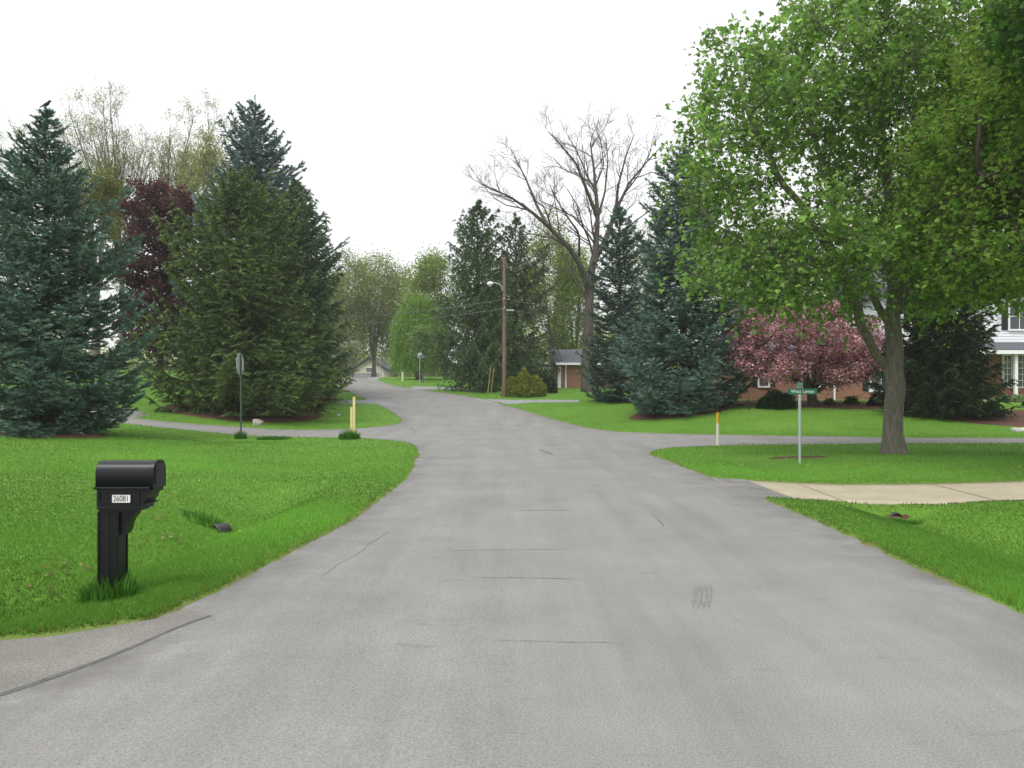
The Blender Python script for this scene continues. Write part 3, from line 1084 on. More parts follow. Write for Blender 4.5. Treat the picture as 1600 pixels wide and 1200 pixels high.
conifer('norway_spruce', 'sparser brownish Norway spruce seen just right of the wooden utility pole', b, 1.7 + (610 - 338) / F * 61 - b[2], 3.5, 29,
        [(0.085, 0.120, 0.055), (0.105, 0.125, 0.065), (0.07, 0.10, 0.05)],
        prof=.46, cone=2.8, nbr=9, whorl=.55, zb=.05, seg=.2, nl=.17, nw=.032, hang=.45, curtain=.9, el0=-20, lumpy=.3, twsp=.21, group='drooping Norway spruces by the utility pole')

# --- big street maple
YM = 20.8
xm = (1398 - CX) / F * YM
bm = np.array([xm, YM, tz(xm, YM) - .05])
wp = lambda u, v, dy=0: W(u, v, YM + dy)
MAPLE = [(0.165, 0.310, 0.050), (0.205, 0.36, 0.07), (0.135, 0.27, 0.042), (0.26, 0.42, 0.11)]
seeds = [[bm, wp(1397, 650), wp(1398, 575), wp(1394, 470, .1), wp(1390, 330, .2), wp(1372, 190, .3), wp(1352, 60, .2)],
         [wp(1394, 585), wp(1372, 560), wp(1345, 505, -.2), wp(1318, 430, -.6), wp(1270, 350, -1.0), wp(1215, 270, -1.4), wp(1170, 180, -1.6)],
         [wp(1396, 520), wp(1352, 440, .8), wp(1310, 350, 1.4), wp(1280, 240, 2), wp(1250, 130, 2.4)],
         [wp(1396, 500), wp(1425, 430, .4), wp(1470, 350, 1.0), wp(1520, 250, 1.4), wp(1540, 150, 1.6)],
         [wp(1396, 470), wp(1425, 400, -.8), wp(1450, 320, -1.6), wp(1475, 230, -2.2)],
         [wp(1318, 430, -.6), wp(1250, 395, -.9), wp(1180, 385, -1.2), wp(1110, 350, -1.2)]]
ells = [px_ell(YM, 1158, 205, 88, 135, -.8, 2.6), px_ell(YM, 1092, 180, 20, 75, -.8, 1.0), px_ell(YM, 1133, 112, 22, 75, -.6, 1.0), px_ell(YM, 1168, 110, 18, 62, -1.2, .9),
        px_ell(YM, 1212, 122, 20, 62, -.2, 1.0), px_ell(YM, 1258, 60, 20, 80, -1, 1.0), px_ell(YM, 1080, 260, 22, 45, -.8, 1.0), px_ell(YM, 1130, 420, 60, 38, -1, 1.8), px_ell(YM, 1225, 462, 85, 34, -1.2, 1.8), px_ell(YM, 1310, 478, 50, 38, -1.2, 1.4), px_ell(YM, 1500, 455, 95, 45, .3, 2.2), px_ell(YM, 1320, 110, 120, 200, .3, 4.0), px_ell(YM, 1235, 395, 165, 75, -.6, 3.4),
        px_ell(YM, 1440, 150, 130, 230, .6, 4.2), px_ell(YM, 1480, 370, 140, 90, .2, 3.8), px_ell(YM, 1330, 420, 120, 70, -.8, 3.0),
        px_ell(YM, 1100, 290, 45, 70, -1, 1.6), px_ell(YM, 1560, 250, 90, 160, .6, 3.5)]
broadleaf('street_maple', 'large green maple with a forked grey trunk on the verge beside the cross street', 'tree', bm, seeds, ells, 31, 2100, .36, .56, .235,
          r0=.010, bark_m=M_BARK, twig=(6500, .82, .006), leaf=dict(n=60000, L=.108, W=.34, spread=(.095, .095, .115), cols=MAPLE, droop=.75, lobes=3, thr=.0125, clump=.4), p=2.2)

# --- yellow-green tree overhanging from the right, trunk outside the frame
YN = 16.5
bn = np.array([13.6, YN, tz(13.6, YN) - .05])
wq = lambda u, v, dy=0: W(u, v, YN + dy)
YG = [(0.150, 0.295, 0.040), (0.195, 0.315, 0.048), (0.12, 0.265, 0.036), (0.225, 0.295, 0.055)]
seeds = [[bn, bn + [0, 0, 2.4], bn + [-.1, .1, 5], bn + [-.2, .2, 8.5]],
         [bn + [0, 0, 2.4], wq(1700, 400, -.3), wq(1620, 330, -.7), wq(1530, 270, -1)],
         [bn + [0, 0, 3.4], wq(1700, 250, .8), wq(1600, 160, 1.4), wq(1540, 80, 1.6)],
         [bn + [0, 0, 3.0], bn + [2, .6, 5], bn + [3.2, .8, 7.5]]]
ells = [px_ell(YN, 1560, 250, 150, 180, -.4, 3.0), px_ell(YN, 1545, 400, 110, 60, -.8, 2.2), px_ell(YN, 1570, 455, 80, 42, -.4, 1.6), px_ell(YN, 1680, 130, 160, 220, .4, 3.2), px_ell(YN, 1800, 100, 180, 260, .3, 3.5)]
broadleaf('yellow_maple', 'yellow-green budding maple overhanging from the right edge', 'tree', bn, seeds, ells, 32, 1750, .36, .55, .26,
          r0=.010, bark_m=M_BARK3, twig=(3600, .6, .006), leaf=dict(n=70000, L=.080, W=.34, spread=(.10, .10, .11), cols=YG, droop=.6, lobes=3, thr=.0125, clump=.3), p=2.2)
YO = 12.5
bo = np.array([12.4, YO + .5, tz(12.4, YO + .5) - .05])
seeds = [[bo, bo + [0, 0, 2.6], bo + [-.2, 0, 5.5], bo + [-.2, 0, 8.5]], [bo + [0, 0, 3.2], W(1750, 180, YO), W(1650, 70, YO), W(1590, 0, YO)]]
ells = [px_ell(YO, 1640, 20, 85, 95, 0, 1.3), px_ell(YO, 1760, -20, 130, 170, .3, 2.2), px_ell(YO, 1930, -60, 160, 200, .3, 2.5)]
broadleaf('dark_maple', 'dark green large-leaved branch tips at the upper right corner, in front of the yellow-green maple', 'tree', bo, seeds, ells, 33, 800, .3, .45, .2,
          r0=.010, bark_m=M_BARK, leaf=dict(n=14000, L=.11, W=.36, spread=(.2, .2, .16), cols=[(0.05, 0.13, 0.018), (0.065, 0.16, 0.022), (0.045, 0.11, 0.016)], droop=.7, lobes=3, thr=.02), p=2.35)

# --- bare tree
YB = 56
wb_ = lambda u, v, dy=0: W(u, v, YB + dy)
bb = wb_(918, 604); bb[2] = tz(bb[0], YB) - .1
seeds = [[bb, wb_(919, 540), wb_(921, 470), wb_(924, 425), wb_(932, 385, .5), wb_(934, 340, .8), wb_(928, 270, 1), wb_(922, 225, 1.2)],
         [wb_(921, 455), wb_(906, 412, -.6), wb_(890, 388, -1), wb_(855, 352, -1.5), wb_(828, 330, -2), wb_(795, 308, -2.6), wb_(752, 290, -3)],
         [wb_(855, 352, -1.5), wb_(838, 320, -1), wb_(822, 280, -.4), wb_(800, 235, 0)],
         [wb_(934, 340, .8), wb_(918, 300, .2), wb_(900, 255, -.3), wb_(874, 225, -.8), wb_(856, 205, -1.2)],
         [wb_(926, 415), wb_(945, 375, .8), wb_(962, 330, 1.6), wb_(985, 285, 2.2), wb_(1010, 255, 2.6), wb_(1036, 228, 3)],
         [wb_(962, 330, 1.6), wb_(966, 290, 1), wb_(978, 245, .6), wb_(990, 215, .2)],
         [wb_(905, 400, -.6), wb_(905, 365, -2), wb_(880, 330, -3), wb_(860, 290, -3.6)],
         [wb_(933, 345, .8), wb_(945, 300, 2), wb_(950, 250, 3), wb_(945, 215, 3.6)], [wb_(890, 388, -1), wb_(862, 372, .4), wb_(825, 365, 1.5), wb_(795, 350, 2)]]
rad_ = [(.50, .05), (.26, .035), (.13, .03), (.16, .03), (.22, .03), (.13, .03), (.11, .03), (.12, .03), (.10, .025)]
seeds[0] = [seeds[0][0], wb_(918, 560), wb_(919, 520)] + seeds[0][2:]
ramified_tree('bare_tree', 'big leafless spreading tree with a thick forked trunk behind the brick garage', 'tree', bb,
              [(P, a, b) for P, (a, b) in zip(seeds, rad_)], 34, M_BARKD, levels=4, spacing=[.95, .75, .6, .5, .45], ang=[46, 44, 44, 42], lf=[.50, .62, .62, .7],
              up=[.16, .12, .08, .08], rmin=.0085, t0=.33, fork=1)

# --- pink cherry
YC = 37.5
wc = lambda u, v, dy=0: W(u, v, YC + dy)
bc = wc(1272, 628); bc[2] = tz(bc[0], YC) - .05
seeds = [[bc, wc(1268, 612), wc(1262, 590), wc(1250, 545), wc(1248, 500)], [wc(1268, 612), wc(1240, 590, -.3), wc(1205, 560, -.6), wc(1170, 530, -.8)],
         [wc(1270, 616), wc(1300, 596, .2), wc(1330, 572, .4), wc(1360, 535, .6)], [wc(1268, 610), wc(1275, 580, -.8), wc(1290, 540, -1.4)],
         [wc(1268, 612), wc(1290, 590, 1), wc(1280, 540, 1.8)]]
ells = [px_ell(YC, 1235, 530, 100, 62, 0, 3.0), px_ell(YC, 1330, 556, 58, 48, .2, 2.2), px_ell(YC, 1163, 540, 32, 55, -.3, 1.6), px_ell(YC, 1205, 575, 45, 28, -1.2, 1.6), px_ell(YC, 1310, 585, 50, 25, -1.0, 1.6), px_ell(YC, 1352, 525, 28, 42, .5, 1.4), px_ell(YC, 1270, 492, 60, 28, 0, 2)]
broadleaf('cherry_tree', 'pink blossoming cherry tree in the mulch bed before the brick house', 'tree', bc, seeds, ells, 35, 1500, .26, .38, .2, r0=.009, bark_m=M_BARK3,
          leaf=dict(n=46000, L=.11, W=.42, spread=(.15, .15, .13), droop=.1, thr=.02, clump=.2,
                    cols=[(0.56, 0.26, 0.345), (0.64, 0.335, 0.415), (0.46, 0.195, 0.265), (0.68, 0.42, 0.49), (0.51, 0.23, 0.315), (0.22, 0.15, 0.06), (0.20, 0.165, 0.05)]), m_leaf=M_PETAL)

# --- purple-leaved maple behind the spruces
YP = 48
wpp = lambda u, v, dy=0: W(u, v, YP + dy)
bp = wpp(250, 600); bp[2] = tz(bp[0], YP) - .1
ells = [px_ell(YP, 252, 340, 52, 62, 0, 2.6), px_ell(YP, 235, 420, 55, 60, 0, 2.8), px_ell(YP, 250, 500, 60, 60, 0, 2.8)]
broadleaf('purple_maple', 'dark purple-leaved maple between the blue spruce and the olive-gold spruce', 'tree', bp,
          [[bp, wpp(250, 540), wpp(248, 460), wpp(252, 380)], [wpp(250, 520), wpp(225, 450), wpp(205, 400)], [wpp(250, 500), wpp(275, 420), wpp(282, 350)]], ells, 36, 800, .4, .6, .2,
          bark_m=M_BARK3, leaf=dict(n=26000, L=.2, W=.4, spread=(.28, .28, .18), droop=.3, thr=.03, cols=[(0.115, 0.042, 0.05), (0.09, 0.034, 0.042), (0.14, 0.054, 0.06), (0.075, 0.03, 0.036)]))

# --- budding and leafing trees farther off: several own shapes, each tree placed and labelled
BUD = [(0.30, 0.33, 0.12), (0.37, 0.38, 0.16), (0.25, 0.29, 0.11)]
SPR = [(0.18, 0.27, 0.06), (0.23, 0.30, 0.07), (0.15, 0.23, 0.05), (0.26, 0.28, 0.09)]
LIME = [(0.24, 0.34, 0.055), (0.29, 0.38, 0.07), (0.2, 0.29, 0.05)]


def budding(name, label, u, y, v_top, half, v_low, seed, cols, nleaf, LL, group, stems=3, rb=.28, twigs=900, spread=.35, n_attr=650, lean=0, cat='tree', bark_m=None, D=.7, v_base=None):
    rng = np.random.default_rng(seed)
    x = (u - CX) / F * y
    bz = tz(x, y) - .1
    b_ = np.array([x, y, bz])
    ztop = 1.7 + (610 - v_top) / F * y
    zlow = 1.7 + (610 - v_low) / F * y
    rx = half / F * y
    zc_, hz = (ztop + zlow) / 2, (ztop - zlow) / 2
    sh = lean / F * y
    ells = [(x + sh, y, zc_, rx * .9, rx * .9, hz), (x + sh + rx * .35, y + rx * .3, zc_ + hz * .2, rx * .55, rx * .6, hz * .7), (x + sh - rx * .4, y - rx * .2, zc_ - hz * .15, rx * .55, rx * .6, hz * .7)]
    hf = bz + (zlow - bz) * .85
    sd_ = [[b_, b_ + [sh * .2, 0, (hf - bz)]]]
    for k in range(stems):
        a = 6.283 * k / stems + rng.uniform(0, 1)
        q = np.array([math.cos(a), math.sin(a), 0]) * rx
        f0 = b_ + [sh * .2, 0, (hf - bz) * rng.uniform(.8, 1)]
        sd_.append([f0, f0 + q * .15 + [sh * .3, 0, hz * .6], f0 + q * .35 + [sh * .8, 0, hz * 1.4]])
    return broadleaf(name, label, cat, b_, sd_, ells, seed, n_attr, D, D * 1.35, rb, r0=.018, bark_m=bark_m or M_BARK2, twig=(twigs, D * 1.4, .010), p=2.2, group=group, up=.12, jit=.2,
                     leaf=dict(n=nleaf, L=LL, W=.4, spread=(spread, spread, spread * .8), cols=cols, droop=.2, thr=.05, clump=.25) if nleaf else None)


GL = 'budding trees behind the left spruces'


def stemmy(label, u, y, v_top, half, v_fork, seed, stems, lean, nleaf, rb=.24):
    rng = np.random.default_rng(seed)
    x = (u - CX) / F * y
    b_ = np.array([x, y, tz(x, y) - .1])
    fz = 1.7 + (610 - v_fork) / F * y
    top = 1.7 + (610 - v_top) / F * y
    rx, sh = half / F * y, lean / F * y
    f0 = np.array([x + sh * .15, y, fz])
    limbs = [([b_, (b_ + f0) / 2 + [.1, 0, 0], f0], rb, rb * .8)]
    for k in range(stems):
        a = 6.283 * (k + .3) / stems + rng.uniform(-.4, .4)
        q = np.array([math.cos(a) * rx, math.sin(a) * rx, 0]) * rng.uniform(.45, .9)
        hh = (top - fz) * rng.uniform(.62, .88)
        st = f0 + [0, 0, -rng.uniform(0, 1.2)]
        limbs.append(([st, st + q * .3 + [sh * .25, 0, hh * .33], st + q * .65 + [sh * .6, 0, hh * .66], st + q + [sh, 0, hh]], rb * .55, .02))
    return ramified_tree('budding_tree', label, 'tree', b_, limbs, seed, M_BARK2, GL, dict(n=nleaf, L=.105, spread=.16, cols=BUD), levels=3, spacing=[.8, .6, .5, .45],
                         ang=[34, 36, 40], lf=[.50, .60, .65], up=[.25, .15, .1], rmin=.009, t0=.05, fork=1)


stemmy('tall many-stemmed tree in sparse bud between the blue spruce and purple maple', 190, 64, 134, 100, 410, 41, 9, 0, 22000)
stemmy('budding tree leaning right above the purple maple', 258, 66, 148, 55, 350, 42, 6, 50, 14000)
stemmy('thin budding tree showing just right of the blue spruce tip', 118, 67, 155, 50, 380, 43, 4, -10, 6500)
stemmy('budding tree at the left edge beyond the blue spruce', 14, 62, 172, 60, 400, 44, 5, 0, 8500)
budding('leafing_tree', 'low yellow-olive leafing tree peeking out right of the blue spruce', 150, 55, 262, 34, 460, 45, [(0.19, 0.20, 0.045), (0.15, 0.17, 0.035)], 12000, .16, GL, 3, twigs=300, n_attr=400)
budding('leafing_tree', 'pale olive leafing tree filling the gap between purple maple and tallest spruce', 322, 62, 205, 40, 430, 46, BUD, 12000, .15, GL, 3, twigs=1500, n_attr=450)

GM = 'spring woodland beyond the road bend'
far = [('grey-green leafing tree standing where the road disappears', 548, 104, 398, 34, 540, 51, SPR + BUD, 6500, .30),
       ('broad pale olive tree with a dark trunk at the road bend', 584, 108, 392, 38, 545, 52, BUD + SPR, 8500, .30),
       ('smaller grey-olive tree at the dip of the tree line', 618, 112, 415, 26, 550, 53, BUD + SPR, 4500, .30),
       ('bright yellow-green leafing tree rising above the willow', 672, 92, 402, 32, 540, 54, LIME + SPR, 9500, .28),
       ('olive leafing tree with a dark trunk at the left of the bend', 520, 112, 420, 26, 560, 55, SPR, 6000, .30),
       ('fresh green tree showing behind the bare tree trunk', 862, 84, 348, 42, 520, 56, SPR + LIME, 9500, .26),
       ('hazy olive tree filling the space above the brick garage', 898, 88, 392, 34, 560, 57, BUD + SPR, 8000, .26),
       ('olive tree between the broad blue-green spruce and the maple', 1190, 66, 330, 70, 580, 58, BUD + SPR, 16000, .20),
       ('green leafing tree standing behind the house wing and cherry tree', 1350, 60, 375, 62, 575, 64, SPR + BUD, 9000, .2),
       ('sparse budding tree seen through the gap in the maple crown', 1385, 70, 240, 50, 430, 59, BUD, 5000, .16),
       ('yellow-green tree far behind the two Norway spruces', 775, 96, 400, 45, 560, 60, SPR + LIME, 7000, .28),
       ('thin grey budding tree behind the dark slim spruce', 1000, 92, 350, 40, 540, 61, BUD, 4000, .25)]
for lab, u, y, vt, hf, vl, sdv, cols, nl_, LL in far:
    budding('leafing_tree', lab, u, y, vt, hf * 1.15, min(vl + 18, 578), sdv, cols, int(nl_ * 2.3), LL * .78, GM, 4, twigs=1400, n_attr=600, spread=.6, D=.9, rb=.30, bark_m=M_BARK2)
# willow: curtains of hanging leaves
YW = 80
rw = np.random.default_rng(61)
xw = (655 - CX) / F * YW
bw = np.array([xw, YW, tz(xw, YW) - .1])
wl = thing('weeping_willow', 'bright green weeping willow hanging to the lawn by the road bend', 'tree', tuple(bw))
hw = 1.7 + (610 - 452) / F * YW - bw[2]
strP, strT = [], []
for k in range(900):
    a = rw.uniform(0, 6.283); q = math.sqrt(rw.random())
    rr = q * 2.9
    zt = hw * (1 - .38 * q ** 2.2) * rw.uniform(.82, 1.0)
    ln = zt * rw.uniform(.45, .92)
    m = int(ln / .13)
    zz = zt - np.linspace(0, ln, m)
    strP.append(np.stack([rr * math.cos(a) + .12 * np.sin(zz * 1.2 + k) + 0 * zz, rr * math.sin(a) + .1 * np.cos(zz + k), zz], 1))
    strT.append(np.full(m, rw.uniform(.75, 1.25)))
sp = np.vstack(strP); stt = np.concatenate(strT)
V, Q, C = leaf_mesh(rw, sp + rw.normal(0, .05, sp.shape), .26, .16, [(0.17, 0.32, 0.05), (0.21, 0.36, 0.065), (0.14, 0.27, 0.04)], droop=2.2, tint=stt)
mesh_np('crown', V, Q, M_LEAF, wl, col=C)
cs, rs = [np.array([[0, 0, 0], [.1, 0, hw * .3], [0, .1, hw * .5]])], [np.array([.4, .3, .24])]
for k in range(9):
    a = 6.283 * k / 9
    cs.append(np.array([[0, .1, hw * .45], [1.0 * math.cos(a), 1.0 * math.sin(a), hw * .8], [2.1 * math.cos(a), 2.1 * math.sin(a), hw * .86]])); rs.append(np.array([.14, .09, .03]))
V, Q = tube_np(cs, rs, 7)
mesh_np('trunk', V, Q, M_BARK3, wl, smooth_=True)
budding('leafing_tree', 'small silvery green tree in front of the willow', 660, 72, 515, 18, 575, 62, [(0.16, 0.26, 0.08), (0.2, 0.3, 0.1)], 3500, .2, None, 3, rb=.09, twigs=150, n_attr=200, D=.5)
budding('blossom_tree', 'small pale blossoming tree at the tip of the green spruce', 540, 86, 535, 18, 575, 63, [(0.4, 0.42, 0.3), (0.2, 0.27, 0.1)], 3200, .2, None, 3, rb=.1, twigs=150, n_attr=200, D=.5)

# far wood behind everything, one mass
rf = np.random.default_rng(77)
nfw = 90000
fu = rf.uniform(-700, 2500, nfw)
fy = rf.uniform(128, 175, nfw)
fx = (fu - CX) / F * fy
ht = 7 + 3.5 * np.sin(fx * .11) + 2.5 * np.sin(fx * .31 + 1) + 1.5 * np.sin(fx * .9)
fz = 3.2 + rf.random(nfw) ** .8 * np.clip(ht, 3, 13)
V, Q, C = leaf_mesh(rf, np.stack([fx, fy, fz], 1), .8, .45, SPR + BUD + [(0.07, 0.11, 0.03)], droop=.2, tint=1 + .3 * np.sin(fx * .5 + fz))
o = mesh_np('distant_woods', V, Q, M_LEAF, col=C)
tag(o, 'hazy mass of spring woodland closing the view behind the houses', 'woods', kind='stuff')


# --- shrubs
def shrub(name, label, u, y, rx, h, seed, cols, n, L_, v=None, cat='shrub', upr=False):
    rng = np.random.default_rng(seed)
    x = (u - CX) / F * y
    b_ = np.array([x, y, tz(x, y) - .03])
    root = thing(name, label, cat, tuple(b_))
    d = unit(rng.normal(0, 1, (n, 3)))
    d[:, 2] = np.abs(d[:, 2])
    rr = rng.random((n, 1)) ** (1 / 4)
    k = 1 + .12 * np.sin(4 * d[:, :1] * 2 + seed) + .1 * np.sin(7 * d[:, 1:2] + 2 + 3 * d[:, 2:])
    pos = d * rr * k * np.array([rx, rx, h])
    if upr: pos[:, :2] *= (.45 + .75 * np.minimum(1, (1 - pos[:, 2:] / h) + .35)) 
    V, Q, C = leaf_mesh(rng, pos, L_, .35, cols, droop=-.5 if upr else .0, tint=rng.uniform(.75, 1.25, n))
    mesh_np('foliage', V, Q, M_LEAF, root, col=C)
    cs, rs = [], []
    for i in range(14):
        a = rng.uniform(0, 6.28)
        cs.append(np.array([[0.08 * math.cos(a), .08 * math.sin(a), -.02], [.4 * rx * math.cos(a), .4 * rx * math.sin(a), .5 * h], [.7 * rx * math.cos(a), .7 * rx * math.sin(a), .85 * h * rng.uniform(.7, 1)]]))
        rs.append(np.array([.025, .018, .006]))
    V, Q = tube_np(cs, rs, 4)
    mesh_np('stems', V, Q, M_BARK3, root)
    return root


shrub('forsythia', 'yellow-green forsythia bush at the foot of the utility pole', 819, 50.5, 1.15, 1.6, 71, [(0.17, 0.25, 0.03), (0.26, 0.27, 0.03), (0.13, 0.22, 0.03), (0.3, 0.28, 0.04)], 8000, .13, upr=True)
shrub('boxwood', 'clipped dark green boxwood mound left of the street sign blade', 1214, 36.6, .85, .82, 72, [(0.022, 0.05, 0.012), (0.03, 0.065, 0.016)], 11000, .07)
shrub('boxwood', 'dark evergreen mound half hidden behind the street maple trunk', 1376, 37.2, .6, .72, 73, [(0.020, 0.04, 0.012), (0.028, 0.05, 0.016)], 6000, .07)
shrub('perennial', 'small bright green perennial clump under the cherry tree', 1330, 38.2, .35, .45, 74, [(0.07, 0.15, 0.03), (0.1, 0.18, 0.04)], 1500, .1)
shrub('perennial', 'low yellowish perennial clump beside the cherry trunk', 1296, 37.4, .25, .38, 75, [(0.1, 0.15, 0.03), (0.13, 0.17, 0.04)], 900, .1)
shrub('hosta', 'pale variegated hosta beside the white porch post', 1588, 40.2, .38, .36, 76, [(0.2, 0.3, 0.11), (0.3, 0.4, 0.2)], 1200, .14)
shrub('hosta', 'pale hosta half behind the dark hemlock', 1566, 40.4, .34, .38, 77, [(0.17, 0.27, 0.09), (0.26, 0.36, 0.17)], 1100, .14)
shrub('red_shrub', 'small red-leaved shrub glowing inside the green spruce edge', 497, 42.2, .35, 1.0, 78, [(0.2, 0.05, 0.03), (0.15, 0.04, 0.03)], 800, .12)
shrub('dark_shrub', 'dark green shrub between the forsythia and the brick garage', 852, 54, .9, 1.3, 79, [(0.03, 0.07, 0.02), (0.05, 0.1, 0.03)], 5000, .14)

# ------------------------------------------------------------------ buildings
M_BRICK = mat('brick', (0.26, 0.10, 0.06), 0.85, 0.2)
bt = N(M_BRICK, 'ShaderNodeTexBrick')
bt.inputs['Color1'].default_value = (0.30, 0.105, 0.055, 1)
bt.inputs['Color2'].default_value = (0.20, 0.075, 0.045, 1)
bt.inputs['Mortar'].default_value = (0.30, 0.25, 0.21, 1)
bt.inputs['Scale'].default_value = 1.0
bt.inputs['Brick Width'].default_value = .22
bt.inputs['Row Height'].default_value = .075
bt.inputs['Mortar Size'].default_value = .009
mpb = N(M_BRICK, 'ShaderNodeMapping'); tcb = N(M_BRICK, 'ShaderNodeTexCoord')
mpb.inputs['Rotation'].default_value = (R_(-90), 0, 0)
L(M_BRICK, tcb.outputs['Object'], mpb.inputs[0]); L(M_BRICK, mpb.outputs[0], bt.inputs['Vector'])
base(M_BRICK, bt.outputs[0])
M_WHITE = mat('white_paint', (0.78, 0.79, 0.80), 0.5, 0.3)
M_SIDING = mat('white_siding', (0.74, 0.76, 0.79), 0.55, 0.3)
M_ROOF = mat('roof_shingle', (0.10, 0.105, 0.12), 0.9, 0.2)
v = coords(M_ROOF)
base(M_ROOF, ramp(M_ROOF, noise(M_ROOF, v, 9, 4, .7), [(0.3, (0.075, 0.078, 0.09)), (0.7, (0.135, 0.14, 0.155))]))
M_GLASS = mat('window_glass', (0.05, 0.06, 0.065), 0.08, 0.6)
M_SHUT = mat('black_shutter', (0.018, 0.019, 0.022), 0.5, 0.3)
M_DARK = mat('porch_shadow_brick', (0.10, 0.05, 0.04), 0.9, 0.1)


def window(parent, x0, x1, z0, z1, y, cols=1, rows=2, fr=.07, shutters='', sw=.32):
    """a window on a wall facing -y at y; the sash sits proud of the wall"""
    f = MB()
    f.box(x0 - fr, x0, y - .07, y - .004, z0 - fr, z1 + fr); f.box(x1, x1 + fr, y - .07, y - .004, z0 - fr, z1 + fr)
    f.box(x0, x1, y - .07, y - .004, z1, z1 + fr); f.box(x0 - fr * .2, x1 + fr * .2, y - .095, y - .004, z0 - fr, z0)
    o = f.build('window', M_WHITE, parent)
    p = MB(); p.box(x0, x1, y - .03, y - .006, z0, z1)
    p.build('pane', M_GLASS, o)
    g = MB()
    for i in range(1, cols):
        x = x0 + (x1 - x0) * i / cols
        g.box(x - .015, x + .015, y - .05, y - .031, z0, z1)
    for i in range(1, rows):
        z = z0 + (z1 - z0) * i / rows
        g.box(x0, x1, y - .054, y - .031, z - .015, z + .015)
    if g.v: g.build('muntin', M_WHITE, o)
    for s in shutters:
        a = x0 - fr - .02 - sw if s == 'l' else x1 + fr + .02
        h_ = MB()
        h_.box(a, a + sw, y - .045, y - .004, z0 - .04, z1 + .04)
        for k in range(int((z1 - z0) / .09)):
            zz = z0 + .02 + k * .09
            h_.box(a + .04, a + sw - .04, y - .06, y - .046, zz, zz + .045)
        h_.build('shutter', M_SHUT, parent)
    return o


def clapboard(mb, x0, x1, y, z0, z1, step=.13, face=-1):
    z = z0
    while z < z1 - .01:
        zt = min(z + step, z1)
        mb.add([(x0, y - .035, z), (x1, y - .035, z), (x1, y - .008, zt), (x0, y - .008, zt)], [(0, 1, 2, 3)])
        mb.add([(x0, y - .035, z), (x0, y, z), (x1, y, z), (x1, y - .035, z)], [(0, 1, 2, 3)])
        z = zt
    return mb


# right-hand brick and siding house
YH = 44.0
hx = lambda u: (u - CX) / F * YH
hz = lambda v_: 1.7 - (v_ - HZ) / F * YH
house = thing('brick_house', 'brick house with white upper siding, black shutters and a white-posted porch behind the cherry tree', 'house', (0, 0, 0))
gz = 0.9
mb = MB(); mb.box(hx(1160), hx(1305), YH, YH + 8, gz, 3.6); mb.box(hx(1305) , hx(1745), YH + .012, YH + 9, gz, 4.05)
mb.build('brick_wall', M_BRICK, house)
mb = MB()
mb.box(hx(1395), hx(1745), YH - .25, YH + 9.1, 4.06, 7.0)
mb.build('upper_wall', M_SIDING, house)
mb = clapboard(MB(), hx(1395), hx(1745), YH - .255, 4.06, 7.0, .15)
mb.build('siding', M_SIDING, house)
mb = MB()
x0, x1 = hx(1395) - .4, hx(1745) + .4
mb.prism([(YH - .8, 6.98), (YH - .8, 7.12), (YH + 4.5, 9.3), (YH + 9.7, 7.12), (YH + 9.7, 6.98)], 'x', x0, x1)
rf_ = mb.build('roof', M_ROOF, house)
mb = MB()
mb.prism([(YH - .5, 3.58), (YH - .5, 3.7), (YH + 4, 5.0), (YH + 8.5, 3.7), (YH + 8.5, 3.58)], 'x', hx(1148), hx(1395) - .02)
mb.build('wing_roof', M_ROOF, house)
# porch roof with white fascia
px0, px1 = hx(1470), hx(1745)
mb = MB()
mb.prism([(YH - 2.2, 3.78), (YH - 2.2, 3.86), (YH - .30, 4.32), (YH - .30, 3.78)], 'x', px0, px1)
mb.build('porch_roof', M_ROOF, house)
mb = MB(); mb.box(px0 - .03, px1, YH - 2.26, YH - 2.203, 3.60, 3.80); mb.box(px0, px1, YH - 2.2, YH - .31, 3.70, 3.775)
mb.build('fascia', M_WHITE, house)
mb = MB(); mb.box(px0, px1, YH - 2.0, YH - .004, .9, 1.28)
mb.build('porch_floor', M_CONC, house)
for u in (1587, 1690):
    xx = (u - CX) / F * (YH - 1.95)
    mb = MB(); mb.box(xx - .075, xx + .075, YH - 2.03, YH - 1.88, 1.285, 3.60); mb.box(xx - .11, xx + .11, YH - 2.065, YH - 1.845, 1.283, 1.40)
    mb.build('porch_post', M_WHITE, house, .008)
for (ua, ub) in ((1568, 1579), (1582.5, 1612), (1640, 1665)):
    window(house, hx(ua), hx(ub), hz(604), hz(556), YH + .012, 2 if ub - ua < 15 else 4, 5, .08)
window(house, hx(1572), hx(1602), hz(515), hz(475), YH - .29, 2, 2, .09, 'lr')
window(house, hx(1420), hx(1450), hz(515), hz(475), YH - .29, 2, 2, .09, 'lr')
window(house, hx(1186), hx(1200), hz(603), hz(560), YH, 1, 2, .09, 'lr', .28)
window(house, hx(1361), hx(1392), hz(609), hz(560), YH + .012, 2, 2, .13, 'lr', .3)
window(house, hx(1266), hx(1290), hz(603), hz(560), YH, 1, 2, .09, 'lr', .28)
mb = MB(); mb.box(hx(1305) - .1, hx(1305) - .02, YH - .09, YH - .006, gz, 3.55)
mb.build('downspout', M_WHITE, house)

